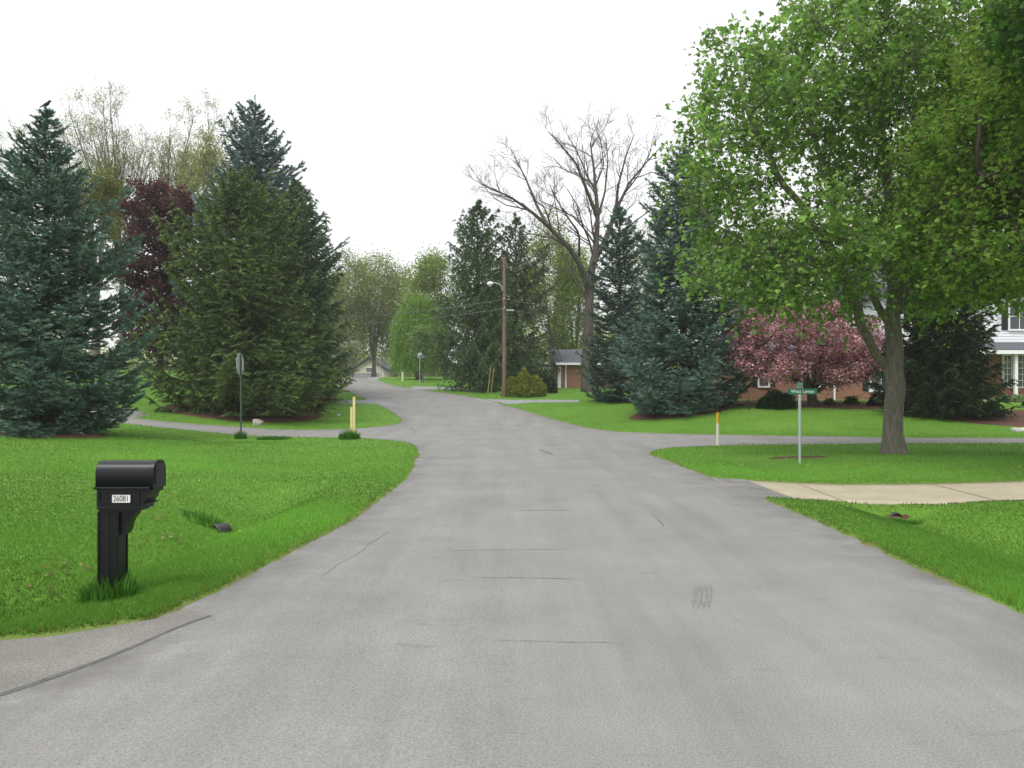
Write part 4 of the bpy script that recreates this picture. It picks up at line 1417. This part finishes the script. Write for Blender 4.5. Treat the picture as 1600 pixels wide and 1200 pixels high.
# small brick garage beyond the forsythia
YG_ = 62.0
gx_ = lambda u: (u - CX) / F * YG_
gzz = lambda v_: 1.7 - (v_ - HZ) / F * YG_
gar = thing('brick_garage', 'small brick garage with dark roof and white trim between the forsythia and the dark spruce', 'garage', (0, 0, 0))
zb_ = 1.5
mb = MB(); mb.box(gx_(868.5), gx_(1010), YG_, YG_ + 7, zb_, gzz(570.5)); mb.build('brick_wall', M_BRICK, gar)
mb = MB(); mb.prism([(YG_ - .5, gzz(568.5)), (YG_ - .5, gzz(566.5)), (YG_ + 3.5, gzz(545)+.12), (YG_ + 7.5, gzz(566.5)), (YG_ + 7.5, gzz(568.5))], 'x', gx_(864), gx_(1015)); mb.build('roof', M_ROOF, gar)
mb = MB(); mb.box(gx_(868), gx_(1015), YG_ - .56, YG_ - .503, gzz(570.5), gzz(567)); mb.box(gx_(868), gx_(1012), YG_ - .5, YG_ - .004, gzz(570.2), gzz(568.8)); mb.build('gutter', M_WHITE, gar)
mb = MB(); mb.box(gx_(871.5), gx_(876.5), YG_ - .07, YG_ - .005, zb_, gzz(572)); mb.build('corner_board', M_WHITE, gar)
mb = MB(); mb.tube([(gx_(884), YG_ - .5, gzz(570)), (gx_(884), YG_ - .1, gzz(575)), (gx_(884), YG_ - .1, gzz(607)), (gx_(886), YG_ - .35, gzz(611))], .055, 6); mb.build('downspout', M_WHITE, gar)

# pale gabled house beyond the bend
YF = 124.0
fx_ = lambda u: (u - CX) / F * YF
fz_ = lambda v_: 1.7 - (v_ - HZ) / F * YF
fh = thing('gabled_house', 'pale gabled house with a grey garage door far beyond the road bend', 'house', (0, 0, 0))
cxh, w2 = fx_(577), (fx_(600) - fx_(554)) / 2
mb = MB(); mb.prism([(cxh - w2, 2.8), (cxh + w2, 2.8), (cxh + w2, fz_(577)), (cxh, fz_(560)), (cxh - w2, fz_(577))], 'y', YF, YF + 12); mb.build('wall', mat('cream_wall', (0.6, 0.57, 0.5), .8), fh)
for s in (-1, 1):
    mb = MB()
    a, b2 = (cxh, fz_(559)), (cxh + s * (w2 + .5), fz_(578))
    mb.prism([a, b2, (b2[0], b2[1] + .25), (a[0], a[1] + .3)][::s], 'y', YF - .5, YF + 12.5)
    mb.build('roof', M_ROOF, fh)
mb = MB(); mb.box(cxh - 2.4, cxh + 1.8, YF - .06, YF - .004, 2.8, fz_(583)); mb.build('garage_door', mat('door_grey', (0.3, 0.29, 0.3), .7), fh)
window(fh, cxh - .5, cxh + .5, fz_(581), fz_(575), YF, 1, 2, .1)
# flag hanging in front of it
yf = 118.0
fl = thing('flag', 'small drooping red and white flag on a pole at the road bend', 'flag', ((594 - CX) / F * yf, yf, 3.3))
mb = MB(); mb.tube([(0, 0, 0), (0, 0, 3.4)], .05, 6); mb.build('pole', M_WHITE, fl)
mb = MB()
for k in range(5):
    z1 = 3.3 - k * .1
    mb.add([(-.05, -.06, z1), (-.75, -.10, z1 - 1.1 + .02 * k), (-.75, -.10, z1 - 1.2 + .02 * k), (-.05, -.06, z1 - .1)], [(0, 1, 2, 3)], k % 2)
fo = mb.build('cloth', [mat('flag_red', (.45, .07, .07)), M_WHITE], fl)
so = fo.modifiers.new('solid', 'SOLIDIFY'); so.thickness = .01

# ------------------------------------------------------------------ mailbox
M_BLACK = mat('black_plastic', (0.006, 0.007, 0.0085), 0.34, 0.34)
bump(M_BLACK, noise(M_BLACK, coords(M_BLACK), 60, 3), .06, .002)
M_GREYP = mat('grey_plastic', (0.03, 0.031, 0.033), 0.5, 0.4)
mx_, my_ = -3.40, 6.68
mz = tz(mx_, my_)
mail = thing('mailbox', 'black plastic mailbox on a square post beside the road', 'mailbox', (mx_, my_, mz))
topz = 1.7 - (720 - HZ) / F * 6.62 - mz
Hb = .222
xl, xr = -.024, .458
ww = .115


def arch(w_, z0, z1, rh=.115, n=9):
    """loaf-shaped outline: upright sides rounding over into a low crown"""
    pts = [(-w_, z0), (-w_, z1 - rh)]
    for i in range(1, n + 1):
        a = math.pi / 2 * i / n
        pts.append((-w_ * math.cos(a) ** .8, z1 - rh + rh * math.sin(a) ** .8))
    pts += [(-p[0], p[1]) for p in pts[::-1][1:]]
    return pts


zrim = topz - Hb
mb = MB()
mb.prism(arch(ww, zrim, topz), 'x', xl + .005, xr - .03, sm=True)
mb.build('body', M_BLACK, mail)
mb = MB(); mb.box(xl - .010, xr - .028, -ww - .010, ww + .010, zrim - .010, zrim + .012); mb.build('rim', M_BLACK, mail, .004)
mb = MB()
mb.prism(arch(ww + .007, zrim - .004, topz + .006), 'x', xr - .029, xr + .0, sm=True)
door = mb.build('door', M_BLACK, mail)
mb = MB(); mb.prism(arch(ww - .035, zrim + .03, topz - .03, .06), 'x', xr + .0005, xr + .010)
for k in range(3): mb.box(xr + .0105, xr + .0145, -.05, .05, zrim + .06 + k * .035, zrim + .075 + k * .035)
mb.build('door_panel', M_GREYP, door)
# newspaper compartment with a shaped open end
mb = MB()
z2, z3 = zrim - .011, zrim - .165
prof = [(xl + .012, z3 + .02), (xl + .012, z2), (xr - .012, z2), (xr - .018, z2 - .022), (xr - .05, z2 - .045), (xr - .058, z2 - .075), (xr - .075, z2 - .09), (xr - .085, z3 + .022), (xr - .11, z3 + .006), (xl + .03, z3 + .006)]
mb.prism(prof, 'y', -ww + .006, ww - .006)
mb.build('paper_slot', M_BLACK, mail)
mb = MB()
xe = xr - .115
mb.box(xl + .03, xe, -ww - .004, -ww + .005, z2 - .105, z2 - .094); mb.box(xl + .03, xe, -ww - .004, -ww + .005, z2 - .020, z2 - .010)
mb.box(xl + .03, xl + .042, -ww - .004, -ww + .005, z2 - .0935, z2 - .0205); mb.box(xe - .012, xe, -ww - .004, -ww + .005, z2 - .0935, z2 - .0205)
mb.box(xl + .018, xr - .10, -ww - .006, ww + .006, z3 - .008, z3 + .012)
mb.box(xl + .03, xr - .135, -ww + .01, ww - .01, z3 - .028, z3 - .0085)
mb.build('trim', M_BLACK, mail)
mb = MB(); mb.box(xr - .079, xr - .052, -ww + .03, ww - .03, z3 + .03, z3 + .04); mb.build('slot_lip', M_GREYP, mail)
zp = z3 - .027
mb = MB()
pa, pb = -.016, .149
a, b2 = -.083, .083
mb.box(pa, pb, a, b2, -.25, zp)
for s in (pa - .002, pb - .018):
    mb.box(s, s + .02, -.0905, -.0832, -.2, zp - .002)
mb.box(pa + .06, pa + .10, -.0885, -.0832, -.2, zp - .003)
for s in (-.0845, .0645): mb.box(pb + .0002, pb + .0072, s, s + .02, -.2, zp - .002)
mb.build('post', M_BLACK, mail, .004)
mb = MB()
bs = pb + .0085
br_ = [(bs, zp), (bs + .125, zp), (bs + .118, zp - .03), (bs + .085, zp - .065), (bs + .062, zp - .12), (bs + .052, zp - .17), (bs + .03, zp - .20), (bs, zp - .20)]
mb.prism(br_, 'y', -.055, .055)
mb.build('bracket', M_BLACK, mail, .004)
mb = MB(); mb.box(.123, .270, -ww - .0095, -ww - .0042, z2 - .104, z2 - .042)
pl = mb.build('number_plate', mat('plate_white', (0.75, 0.75, 0.72), .5), mail)


def text(name, body, size, loc, rot, m, parent, ext=.001, sx=1.0):
    cu = bpy.data.curves.new(name, 'FONT')
    cu.body = body; cu.size = size; cu.extrude = ext; cu.align_x = 'CENTER'; cu.align_y = 'CENTER'
    tmp = bpy.data.objects.new(name, cu)
    COL.objects.link(tmp)
    me = bpy.data.meshes.new_from_object(tmp.evaluated_get(bpy.context.evaluated_depsgraph_get()))
    bpy.data.objects.remove(tmp)
    o = bpy.data.objects.new(name, me)
    me.materials.clear(); me.materials.append(m)
    COL.objects.link(o)
    o.location = loc; o.rotation_euler = rot; o.scale = (sx, 1, 1)
    o.parent = parent
    return o


M_INK = mat('ink_black', (0.02, 0.02, 0.02), .6)
text('digits', '26081', .068, (.1965, -ww - .0108, z2 - .073), (R_(90), 0, 0), M_INK, pl, sx=.78)
for (dx, dy, n_, h_, r_) in ((.08, -.10, 420, .24, .22),):
    tuft('grass_tuft', 'tall uncut grass around the mailbox post', mx_ + dx, my_ + dy, n_, h_, r_)

# ------------------------------------------------------------------ signs, posts, pole
M_GALV = mat('galvanised', (0.36, 0.40, 0.40), 0.45, 0.4, .3)
M_ALU = mat('sign_back', (0.38, 0.41, 0.41), 0.5, 0.4, .2)
M_GPOST = mat('green_post', (0.07, 0.11, 0.09), 0.6, 0.3)
M_GREEN = mat('sign_green', (0.008, 0.105, 0.055), 0.45, 0.4)
M_RED = mat('sign_red', (0.45, 0.02, 0.02), .45)
M_TEXT = mat('sign_white', (0.62, 0.72, 0.66), .5)
ys = 27.9
xs = (376.5 - CX) / F * ys
zs = tz(xs, ys)
stop = thing('stop_sign', 'stop sign seen nearly edge-on from behind on a green post', 'sign', (xs, ys, zs))
ztop_ = 1.7 - (552 - HZ) / F * ys - zs
mb = MB()
prof = [(-.035, -.02), (-.035, .02), (-.025, .02), (-.02, -.005), (.02, -.005), (.025, .02), (.035, .02), (.035, -.02)]
mb.prism([(p[1], p[0]) for p in prof], 'z', -.3, ztop_ - .02)
mb.build('post', M_GPOST, stop)
mb = MB()
oc = [(.38 / math.cos(math.pi / 8) * math.cos(math.pi / 8 + k * math.pi / 4), ztop_ - .38 + .38 / math.cos(math.pi / 8) * math.sin(math.pi / 8 + k * math.pi / 4)) for k in range(8)]
mb.prism(oc, 'x', -.034, -.027)
pn = mb.build('panel', M_ALU, stop)
mb = MB(); mb.prism([(p[0] * .985, (p[1] - ztop_ + .38) * .985 + ztop_ - .38) for p in oc], 'x', -.037, -.0345); mb.build('border', M_WHITE, pn)
mb = MB(); mb.prism([(p[0] * .92, (p[1] - ztop_ + .38) * .92 + ztop_ - .38) for p in oc], 'x', -.040, -.0375); mb.build('face', M_RED, pn)
for zz in (ztop_ - .62 + .08, ztop_ - .15):
    mb = MB(); mb.tube([(-.03, 0, zz), (.03, 0, zz)], .012, 6); mb.build('bolt', M_GALV, stop)
tuft('grass_tuft', 'weeds around the foot of the stop sign post', xs, ys - .05, 160, .35, .2)
tuft('grass_tuft', 'low weedy patch right of the stop sign on the kerbless edge', xs + 1.2, ys - .15, 700, .14, .6)

yn = 18.6
xn = (1249.5 - CX) / F * yn
zn = tz(xn, yn)
ss = thing('street_sign', 'green street name sign on a grey metal pole on the verge', 'sign', (xn, yn, zn))
ztp = 1.7 - (612 - HZ) / F * yn - zn
mb = MB(); mb.tube([(0, 0, -.3), (0, 0, ztp - .07)], .032, 12); mb.build('pole', M_GALV, ss)
mb = MB(); mb.box(-.03, .03, -.012, .012, ztp - .085, ztp - .0705); mb.box(-.03, .03, -.016, -.0045, ztp - .07, ztp - .055); mb.build('clamp', M_GALV, ss)
mb = MB()
rr = .02
mb.box(-.275, .41, -.003, .003, ztp - .066, ztp + .075)
bl = mb.build('blade', M_GREEN, ss)
text('lettering', 'West Lyman', .112, (.068, -.0045, ztp + .006), (R_(90), 0, 0), M_TEXT, bl, .0008, .95)
mb = MB(); mb.box(-.02, .02, -.02, .02, ztp + .0755, ztp + .09); mb.build('bracket', M_GALV, ss)
mb = MB(); mb.box(-.003, .003, -.30, .30, ztp + .0905, ztp + .215)
b3 = mb.build('cross_blade', mat('sign_green_pale', (0.13, 0.25, 0.18), .3, .5), ss)
b3.rotation_euler = (0, 0, R_(-7))
mb = MB(); mb.box(-.004, .004, -.302, -.28, ztp + .1, ztp + .205); 

M_YEL = mat('cream_yellow', (0.68, 0.58, 0.27), .55)
M_YEL2 = mat('yellow_cap', (0.55, 0.36, 0.03), .5)
M_CREAM = mat('cream_white', (0.66, 0.64, 0.55), .55)


def marker(label, u, y, v_top, wid, mats, cap=0, group=None, dz=0):
    x = (u - CX) / F * y
    z = tz(x, y)
    h = 1.7 - (v_top - HZ) / F * y - z
    r = thing('marker_post', label, 'post', (x, y, z), group)
    mb = MB()
    a = np.linspace(0, 2 * math.pi, 9)[:-1]
    hc = h - cap
    mb.prism([(wid / 2 * math.cos(t), wid * .35 * math.sin(t)) for t in a], 'z', -.2, hc)
    mb.build('post', mats[0], r, .004)
    if cap:
        mb = MB(); mb.prism([(wid * .56 * math.cos(t), wid * .42 * math.sin(t)) for t in a], 'z', hc - .01, h); mb.build('cap', mats[1], r, .004)
    return r


GY = 'pair of yellow marker posts by the side street'
marker('taller of the two cream-yellow marker posts rising from a grass clump', 553.3, 28.3, 620, .095, [M_YEL], 0, GY)
marker('shorter cream-yellow marker post in front of its taller twin', 549.2, 27.9, 636, .085, [M_YEL], 0, GY)
tuft('grass_tuft', 'dark grass clump hiding the feet of the two yellow marker posts', (547 - CX) / F * 27.7, 27.6, 330, .40, .36, dark=1.05)
r = marker('white marker post with a yellow cap at the right street corner', 1121.5, 24.3, 645, .085, [M_CREAM, M_YEL2], .30)
mb = MB(); hh = 1.7 - (645 - HZ) / F * 24.3 - r.location.z
mb.tube([(0, .03, .2), (.01, .03, hh + .6), (.10, .03, hh + 1.38)], [.012, .010, .006], 6)
mb.build('rod', mat('brown_rod', (0.07, 0.04, 0.035), .6), r)
marker('small white post on the far right verge near the road bend', 629, 74, 581, .17, [M_CREAM])
x = (626 - CX) / F * 74
GW = 'yellow guy wire guards by the utility pole'
for du, lab, tp in ((0, 'left yellow guy wire guard beside the Norway spruce trunk', 574), (5, 'right yellow guy wire guard, nearer the utility pole', 575)):
    y = 53.0
    x = (762 + du - CX) / F * y
    z = tz(x, y)
    hgt = 1.7 - (tp - HZ) / F * y - z
    g = thing('guy_guard', lab, 'stake', (x, y, z), GW)
    mb = MB(); mb.tube([(0, 0, -.1), (.2, 0, hgt)], .032, 6); mb.build('tube', mat('guard_yellow', (.30, .28, .08), .6), g)

yp = 50.0
xp = (788 - CX) / F * yp
zp_ = tz(xp, yp)
pole = thing('utility_pole', 'reddish brown wooden utility pole carrying a street lamp', 'utility pole', (xp, yp, zp_))
ht = 1.7 - (402 - HZ) / F * yp - zp_
zz = np.linspace(-.3, ht, 12)
mb = MB(); mb.tube(np.stack([zz * 0, zz * 0, zz], 1), np.linspace(.14, .095, 12), 12); mb.build('post', M_WOODPOLE, pole)
pv = lambda u, v_: ((u - 788) / F * yp, 0, 1.7 - (v_ - HZ) / F * yp - zp_)
mb = MB(); c = crom([pv(787, 453), pv(784, 447), pv(778, 443.5), pv(770, 442.5)], 5); 
P3 = np.array([pv(786, 455), pv(784, 448), pv(779, 444), pv(774, 442.5), pv(769, 442.5)]); P3[:, 1] = -.12
mb.tube(P3, .035, 8); arm = mb.build('lamp_arm', M_GALV, pole)
mb = MB(); q = pv(767.5, 443.5)
mb.tube([(q[0] - .26, -.12, q[2] - .02), (q[0] - .16, -.12, q[2]), (q[0], -.12, q[2] + .01), (q[0] + .14, -.12, q[2] + .03)], [.05, .12, .12, .05], 10)
lh = mb.build('lamp_head', M_WHITE, pole)
mb = MB(); mb.tube([(q[0] - .08, -.12, q[2] - .10), (q[0] - .08, -.12, q[2] - .17), (q[0] - .08, -.12, q[2] - .20)], [.11, .09, .03], 10); mb.build('lens', mat('lens', (.6, .62, .6), .2), lh)
for vv in (467, 482):
    mb = MB(); q = pv(788, vv); mb.tube([(0, -.26, q[2]), (0, -.10, q[2])], .03, 6); mb.tube([(0, -.30, q[2]), (0, -.24, q[2])], .05, 8); mb.build('insulator', M_GALV, pole)
mb = MB(); q = pv(797, 485); mb.box(.13, q[0] + .25, -.17, -.10, q[2] - .05, q[2] + .05); mb.build('bracket', M_GALV, pole)
M_WIRE = mat('wire', (0.2, 0.21, 0.21), .6)


def wire(label, a, b, sag, rad=.013):
    a, b = np.array(a), np.array(b)
    t = np.linspace(0, 1, 24)[:, None]
    P = a + (b - a) * t
    P[:, 2] -= sag * 4 * (t * (1 - t))[:, 0]
    mb = MB(); mb.tube(P - a, rad, 5)
    o = mb.build('overhead_wire', M_WIRE)
    o.location = a
    return tag(o, label, 'wire', 'overhead wires on the utility pole')


w0, w1 = W(788, 467, yp - .28), W(788, 482, yp - .28)
wire('upper overhead wire running left from the utility pole', w0, W(430, 497, 47), .35)
wire('lower overhead wire running left from the utility pole', w1, W(430, 508, 47), .3)
wire('upper overhead wire running right from the utility pole into the spruces', w0, W(960, 478, 60), .3)
wire('lower overhead wire running right from the utility pole into the spruces', w1, W(960, 492, 60), .3)

# small far street sign
yq = 64.0
xq = (656 - CX) / F * yq
fs = thing('street_sign', 'tiny distant street name sign in front of the willow', 'sign', (xq, yq, tz(xq, yq)))
hq = 1.7 - (557 - HZ) / F * yq - fs.location.z
mb = MB(); mb.tube([(0, 0, -.2), (0, 0, hq - .12)], .035, 8); mb.build('pole', M_GALV, fs)
mb = MB(); mb.box(-.22, .38, -.006, .006, hq - .115, hq + .09); mb.build('blade', mat('far_sign', (.16, .27, .27), .5), fs)
mb = MB(); mb.box(-.006, .006, -.35, .35, hq + .095, hq + .29); b4 = mb.build('cross_blade', mat('far_sign_pale', (.35, .42, .42), .5), fs); b4.rotation_euler = (0, 0, R_(35))


# ------------------------------------------------------------------ stones, culverts, leaf litter, bird
def rock(label, u, y, sx, sy, sz, seed, col):
    rng = np.random.default_rng(seed)
    x = (u - CX) / F * y
    import bmesh
    bm_ = bmesh.new()
    bmesh.ops.create_icosphere(bm_, subdivisions=3, radius=1)
    for v_ in bm_.verts:
        c = v_.co
        k = 1 + .14 * math.sin(3 * c.x + seed) + .12 * math.sin(4 * c.y + 2 * c.z) + rng.normal(0, .02)
        q = Vector((math.copysign(abs(c.x) ** .6, c.x), math.copysign(abs(c.y) ** .6, c.y), math.copysign(abs(c.z) ** .7, c.z)))
        v_.co = Vector((q.x * sx * k, q.y * sy * k, q.z * sz * k))
    me = bpy.data.meshes.new('boulder'); bm_.to_mesh(me); bm_.free()
    m = mat('stone', col, .9, .2)
    f = noise(m, coords(m), 9, 5, .7)
    base(m, ramp(m, f, [(.3, tuple(c * .6 for c in col)), (.7, tuple(min(1, c * 1.25) for c in col))])); bump(m, f, .5, .03)
    me.materials.append(m)
    o = bpy.data.objects.new('boulder', me)
    COL.objects.link(o)
    o.location = (x, y, tz(x, y) + sz * .45)
    return tag(o, label, 'stone')


rock('grey boulder lying at the foot of the olive-gold spruce', 403, 35.0, .22, .16, .17, 3, (.33, .31, .27))
rock('pale stone at the edge of the mulch bed near the right edge', 1591, 30.6, .22, .15, .11, 5, (.45, .44, .4))
rock('small pale stone on the lawn behind the yellow marker posts', 529, 40.0, .12, .1, .06, 7, (.4, .4, .36))

M_PIPE = mat('corrugated_pipe', (.03, .03, .032), .5, .4)


def pipe(label, x, y, z, r, ang, length, mats):
    o_ = thing('culvert_pipe', label, 'pipe', (x, y, z), None, ang)
    mb = MB()
    n = 24
    k = int(length / .06)
    pr, pi_ = [], []
    a = np.linspace(0, 2 * math.pi, n, endpoint=False)
    V, Fs = [], []
    for i in range(k + 1):
        rr = r * (1 + (.05 if i % 2 else 0))
        V += [(i * .06, rr * math.cos(t), rr * math.sin(t)) for t in a]
    for i in range(k + 1):
        V += [(i * .06, r * .86 * math.cos(t), r * .86 * math.sin(t)) for t in a]
    for i in range(k):
        for j in range(n):
            j2 = (j + 1) % n
            Fs.append((i * n + j, i * n + j2, (i + 1) * n + j2, (i + 1) * n + j))
            o1 = (k + 1) * n
            Fs.append((o1 + i * n + j2, o1 + i * n + j, o1 + (i + 1) * n + j, o1 + (i + 1) * n + j2))
    for j in range(n):
        j2 = (j + 1) % n
        Fs.append((j2, j, (k + 1) * n + j, (k + 1) * n + j2))
    mb.add(V, Fs, 0, True)
    mb.build('pipe', mats, o_)
    return o_


cx_, cy_ = -4.35, 11.65
pipe('black corrugated pipe end poking out of the left ditch', cx_, cy_, tz(cx_, cy_) - .062, .12, R_(62), .24, M_PIPE)
tuft('grass_tuft', 'longer grass over the black pipe end in the ditch', cx_ - .2, cy_ + .15, 200, .16, .3)
cx2, cy2 = 5.85, 12.16
pipe('dark culvert mouth under the sandy concrete driveway', cx2, cy2, -.285, .12, R_(90), .8, M_PIPE)
sheet('culvert_soil_shade', blob(cx2 + .0, cy2 + .0, .2, .10, seed=12), lambda X, Y, d: terrain(X, Y)[0] + np.clip(-d * .3, -.05, .008), M_MULCH, .1, .1, .0)  # brown soil sheet whose dark colour stands in for the hollow's shade
tuft('grass_tuft', 'grass fringe around the driveway culvert mouth', cx2 - .05, cy2 - .28, 700, .08, .26, dark=1.2)

# dead leaves in the ditch
rl = np.random.default_rng(9)
pts = []
for (u, v_) in ((95, 887), (120, 881), (255, 820), (262, 833), (205, 850), (50, 905), (250, 838), (1168, 706), (1178, 712), (1160, 700)):
    y = F * 1.88 / (v_ - HZ); x = (u - CX) / F * y
    m = 9
    px_, py_ = x + rl.normal(0, .12, m), y + rl.normal(0, .10, m)
    pts.append(np.stack([px_, py_, terrain(px_, py_)[0] + .03], 1))
pts = np.vstack(pts)
V, Q, C = leaf_mesh(rl, pts, .055, .4, [(.28, .22, .11), (.34, .27, .15), (.2, .15, .08)], droop=0)
tag(mesh_np('dead_leaves', V, Q, M_LEAF, col=C), 'scattered brown dead leaves in the grass of the ditch', 'leaves', kind='stuff')

rd = np.random.default_rng(15)
dx_ = np.concatenate([rd.uniform(-9, -3.2, 26), rd.uniform(4.6, 12, 24)]); dy_ = np.concatenate([rd.uniform(7, 24, 26), rd.uniform(6.5, 24, 24)])
dz_, ds_ = terrain(dx_, dy_)
kk_ = ds_ > .25
V, Q, C = leaf_mesh(rd, np.repeat(np.stack([dx_, dy_, dz_ + .05], 1)[kk_], 5, 0), .022, .5, [(.6, .48, .03), (.66, .62, .5)], droop=-.6)
tag(mesh_np('dandelions', V, Q, M_PETAL, col=C), 'tiny yellow and white dandelion heads dotted over the lawns', 'flowers', kind='stuff')

# soil patch by the street sign
sheet('soil_patch', blob(xn + .45, yn + 1.25, .7, .28, seed=8), lambda X, Y, d: terrain(X, Y)[0] + np.clip(-d * .3, -.05, .03), M_MULCH, .1, .15, .0)

# bird on the left spruce's tip
yb_ = 24.5
bq = W(72, 172, yb_)
bird = MB()
bird.tube([(-.20, 0, .02), (-.10, 0, .07), (-.03, 0, .10), (.05, 0, .14), (.09, 0, .19), (.12, 0, .215), (.145, 0, .215), (.185, 0, .205)], [.012, .025, .05, .055, .036, .036, .022, .003], 8)
bird.tube([(0.01, .015, .06), (0.01, .015, -.01)], .005, 4); bird.tube([(0.01, -.015, .06), (0.01, -.015, -.01)], .005, 4)
bo_ = bird.build('bird', mat('bird_dark', (.03, .028, .028), .7))
bo_.location = (bq[0], bq[1], bq[2] + .06)
tag(bo_, 'small dark bird perched on the tip of the left blue spruce', 'bird')

# ------------------------------------------------------------------ air
mb = MB(); mb.box(-620, 620, -70, 930, -1.6, 27)
M_HAZE = bpy.data.materials.new('haze')
M_HAZE.use_nodes = True
M_HAZE.node_tree.nodes.remove(M_HAZE.node_tree.nodes['Principled BSDF'])
pvn = N(M_HAZE, 'ShaderNodeVolumePrincipled')
pvn.inputs['Color'].default_value = (.93, .95, .98, 1)
pvn.inputs['Density'].default_value = HAZE
L(M_HAZE, pvn.outputs[0], M_HAZE.node_tree.nodes['Material Output'].inputs['Volume'])
tag(mb.build('haze', M_HAZE), 'thin pale spring haze between the trees', 'haze', kind='stuff')
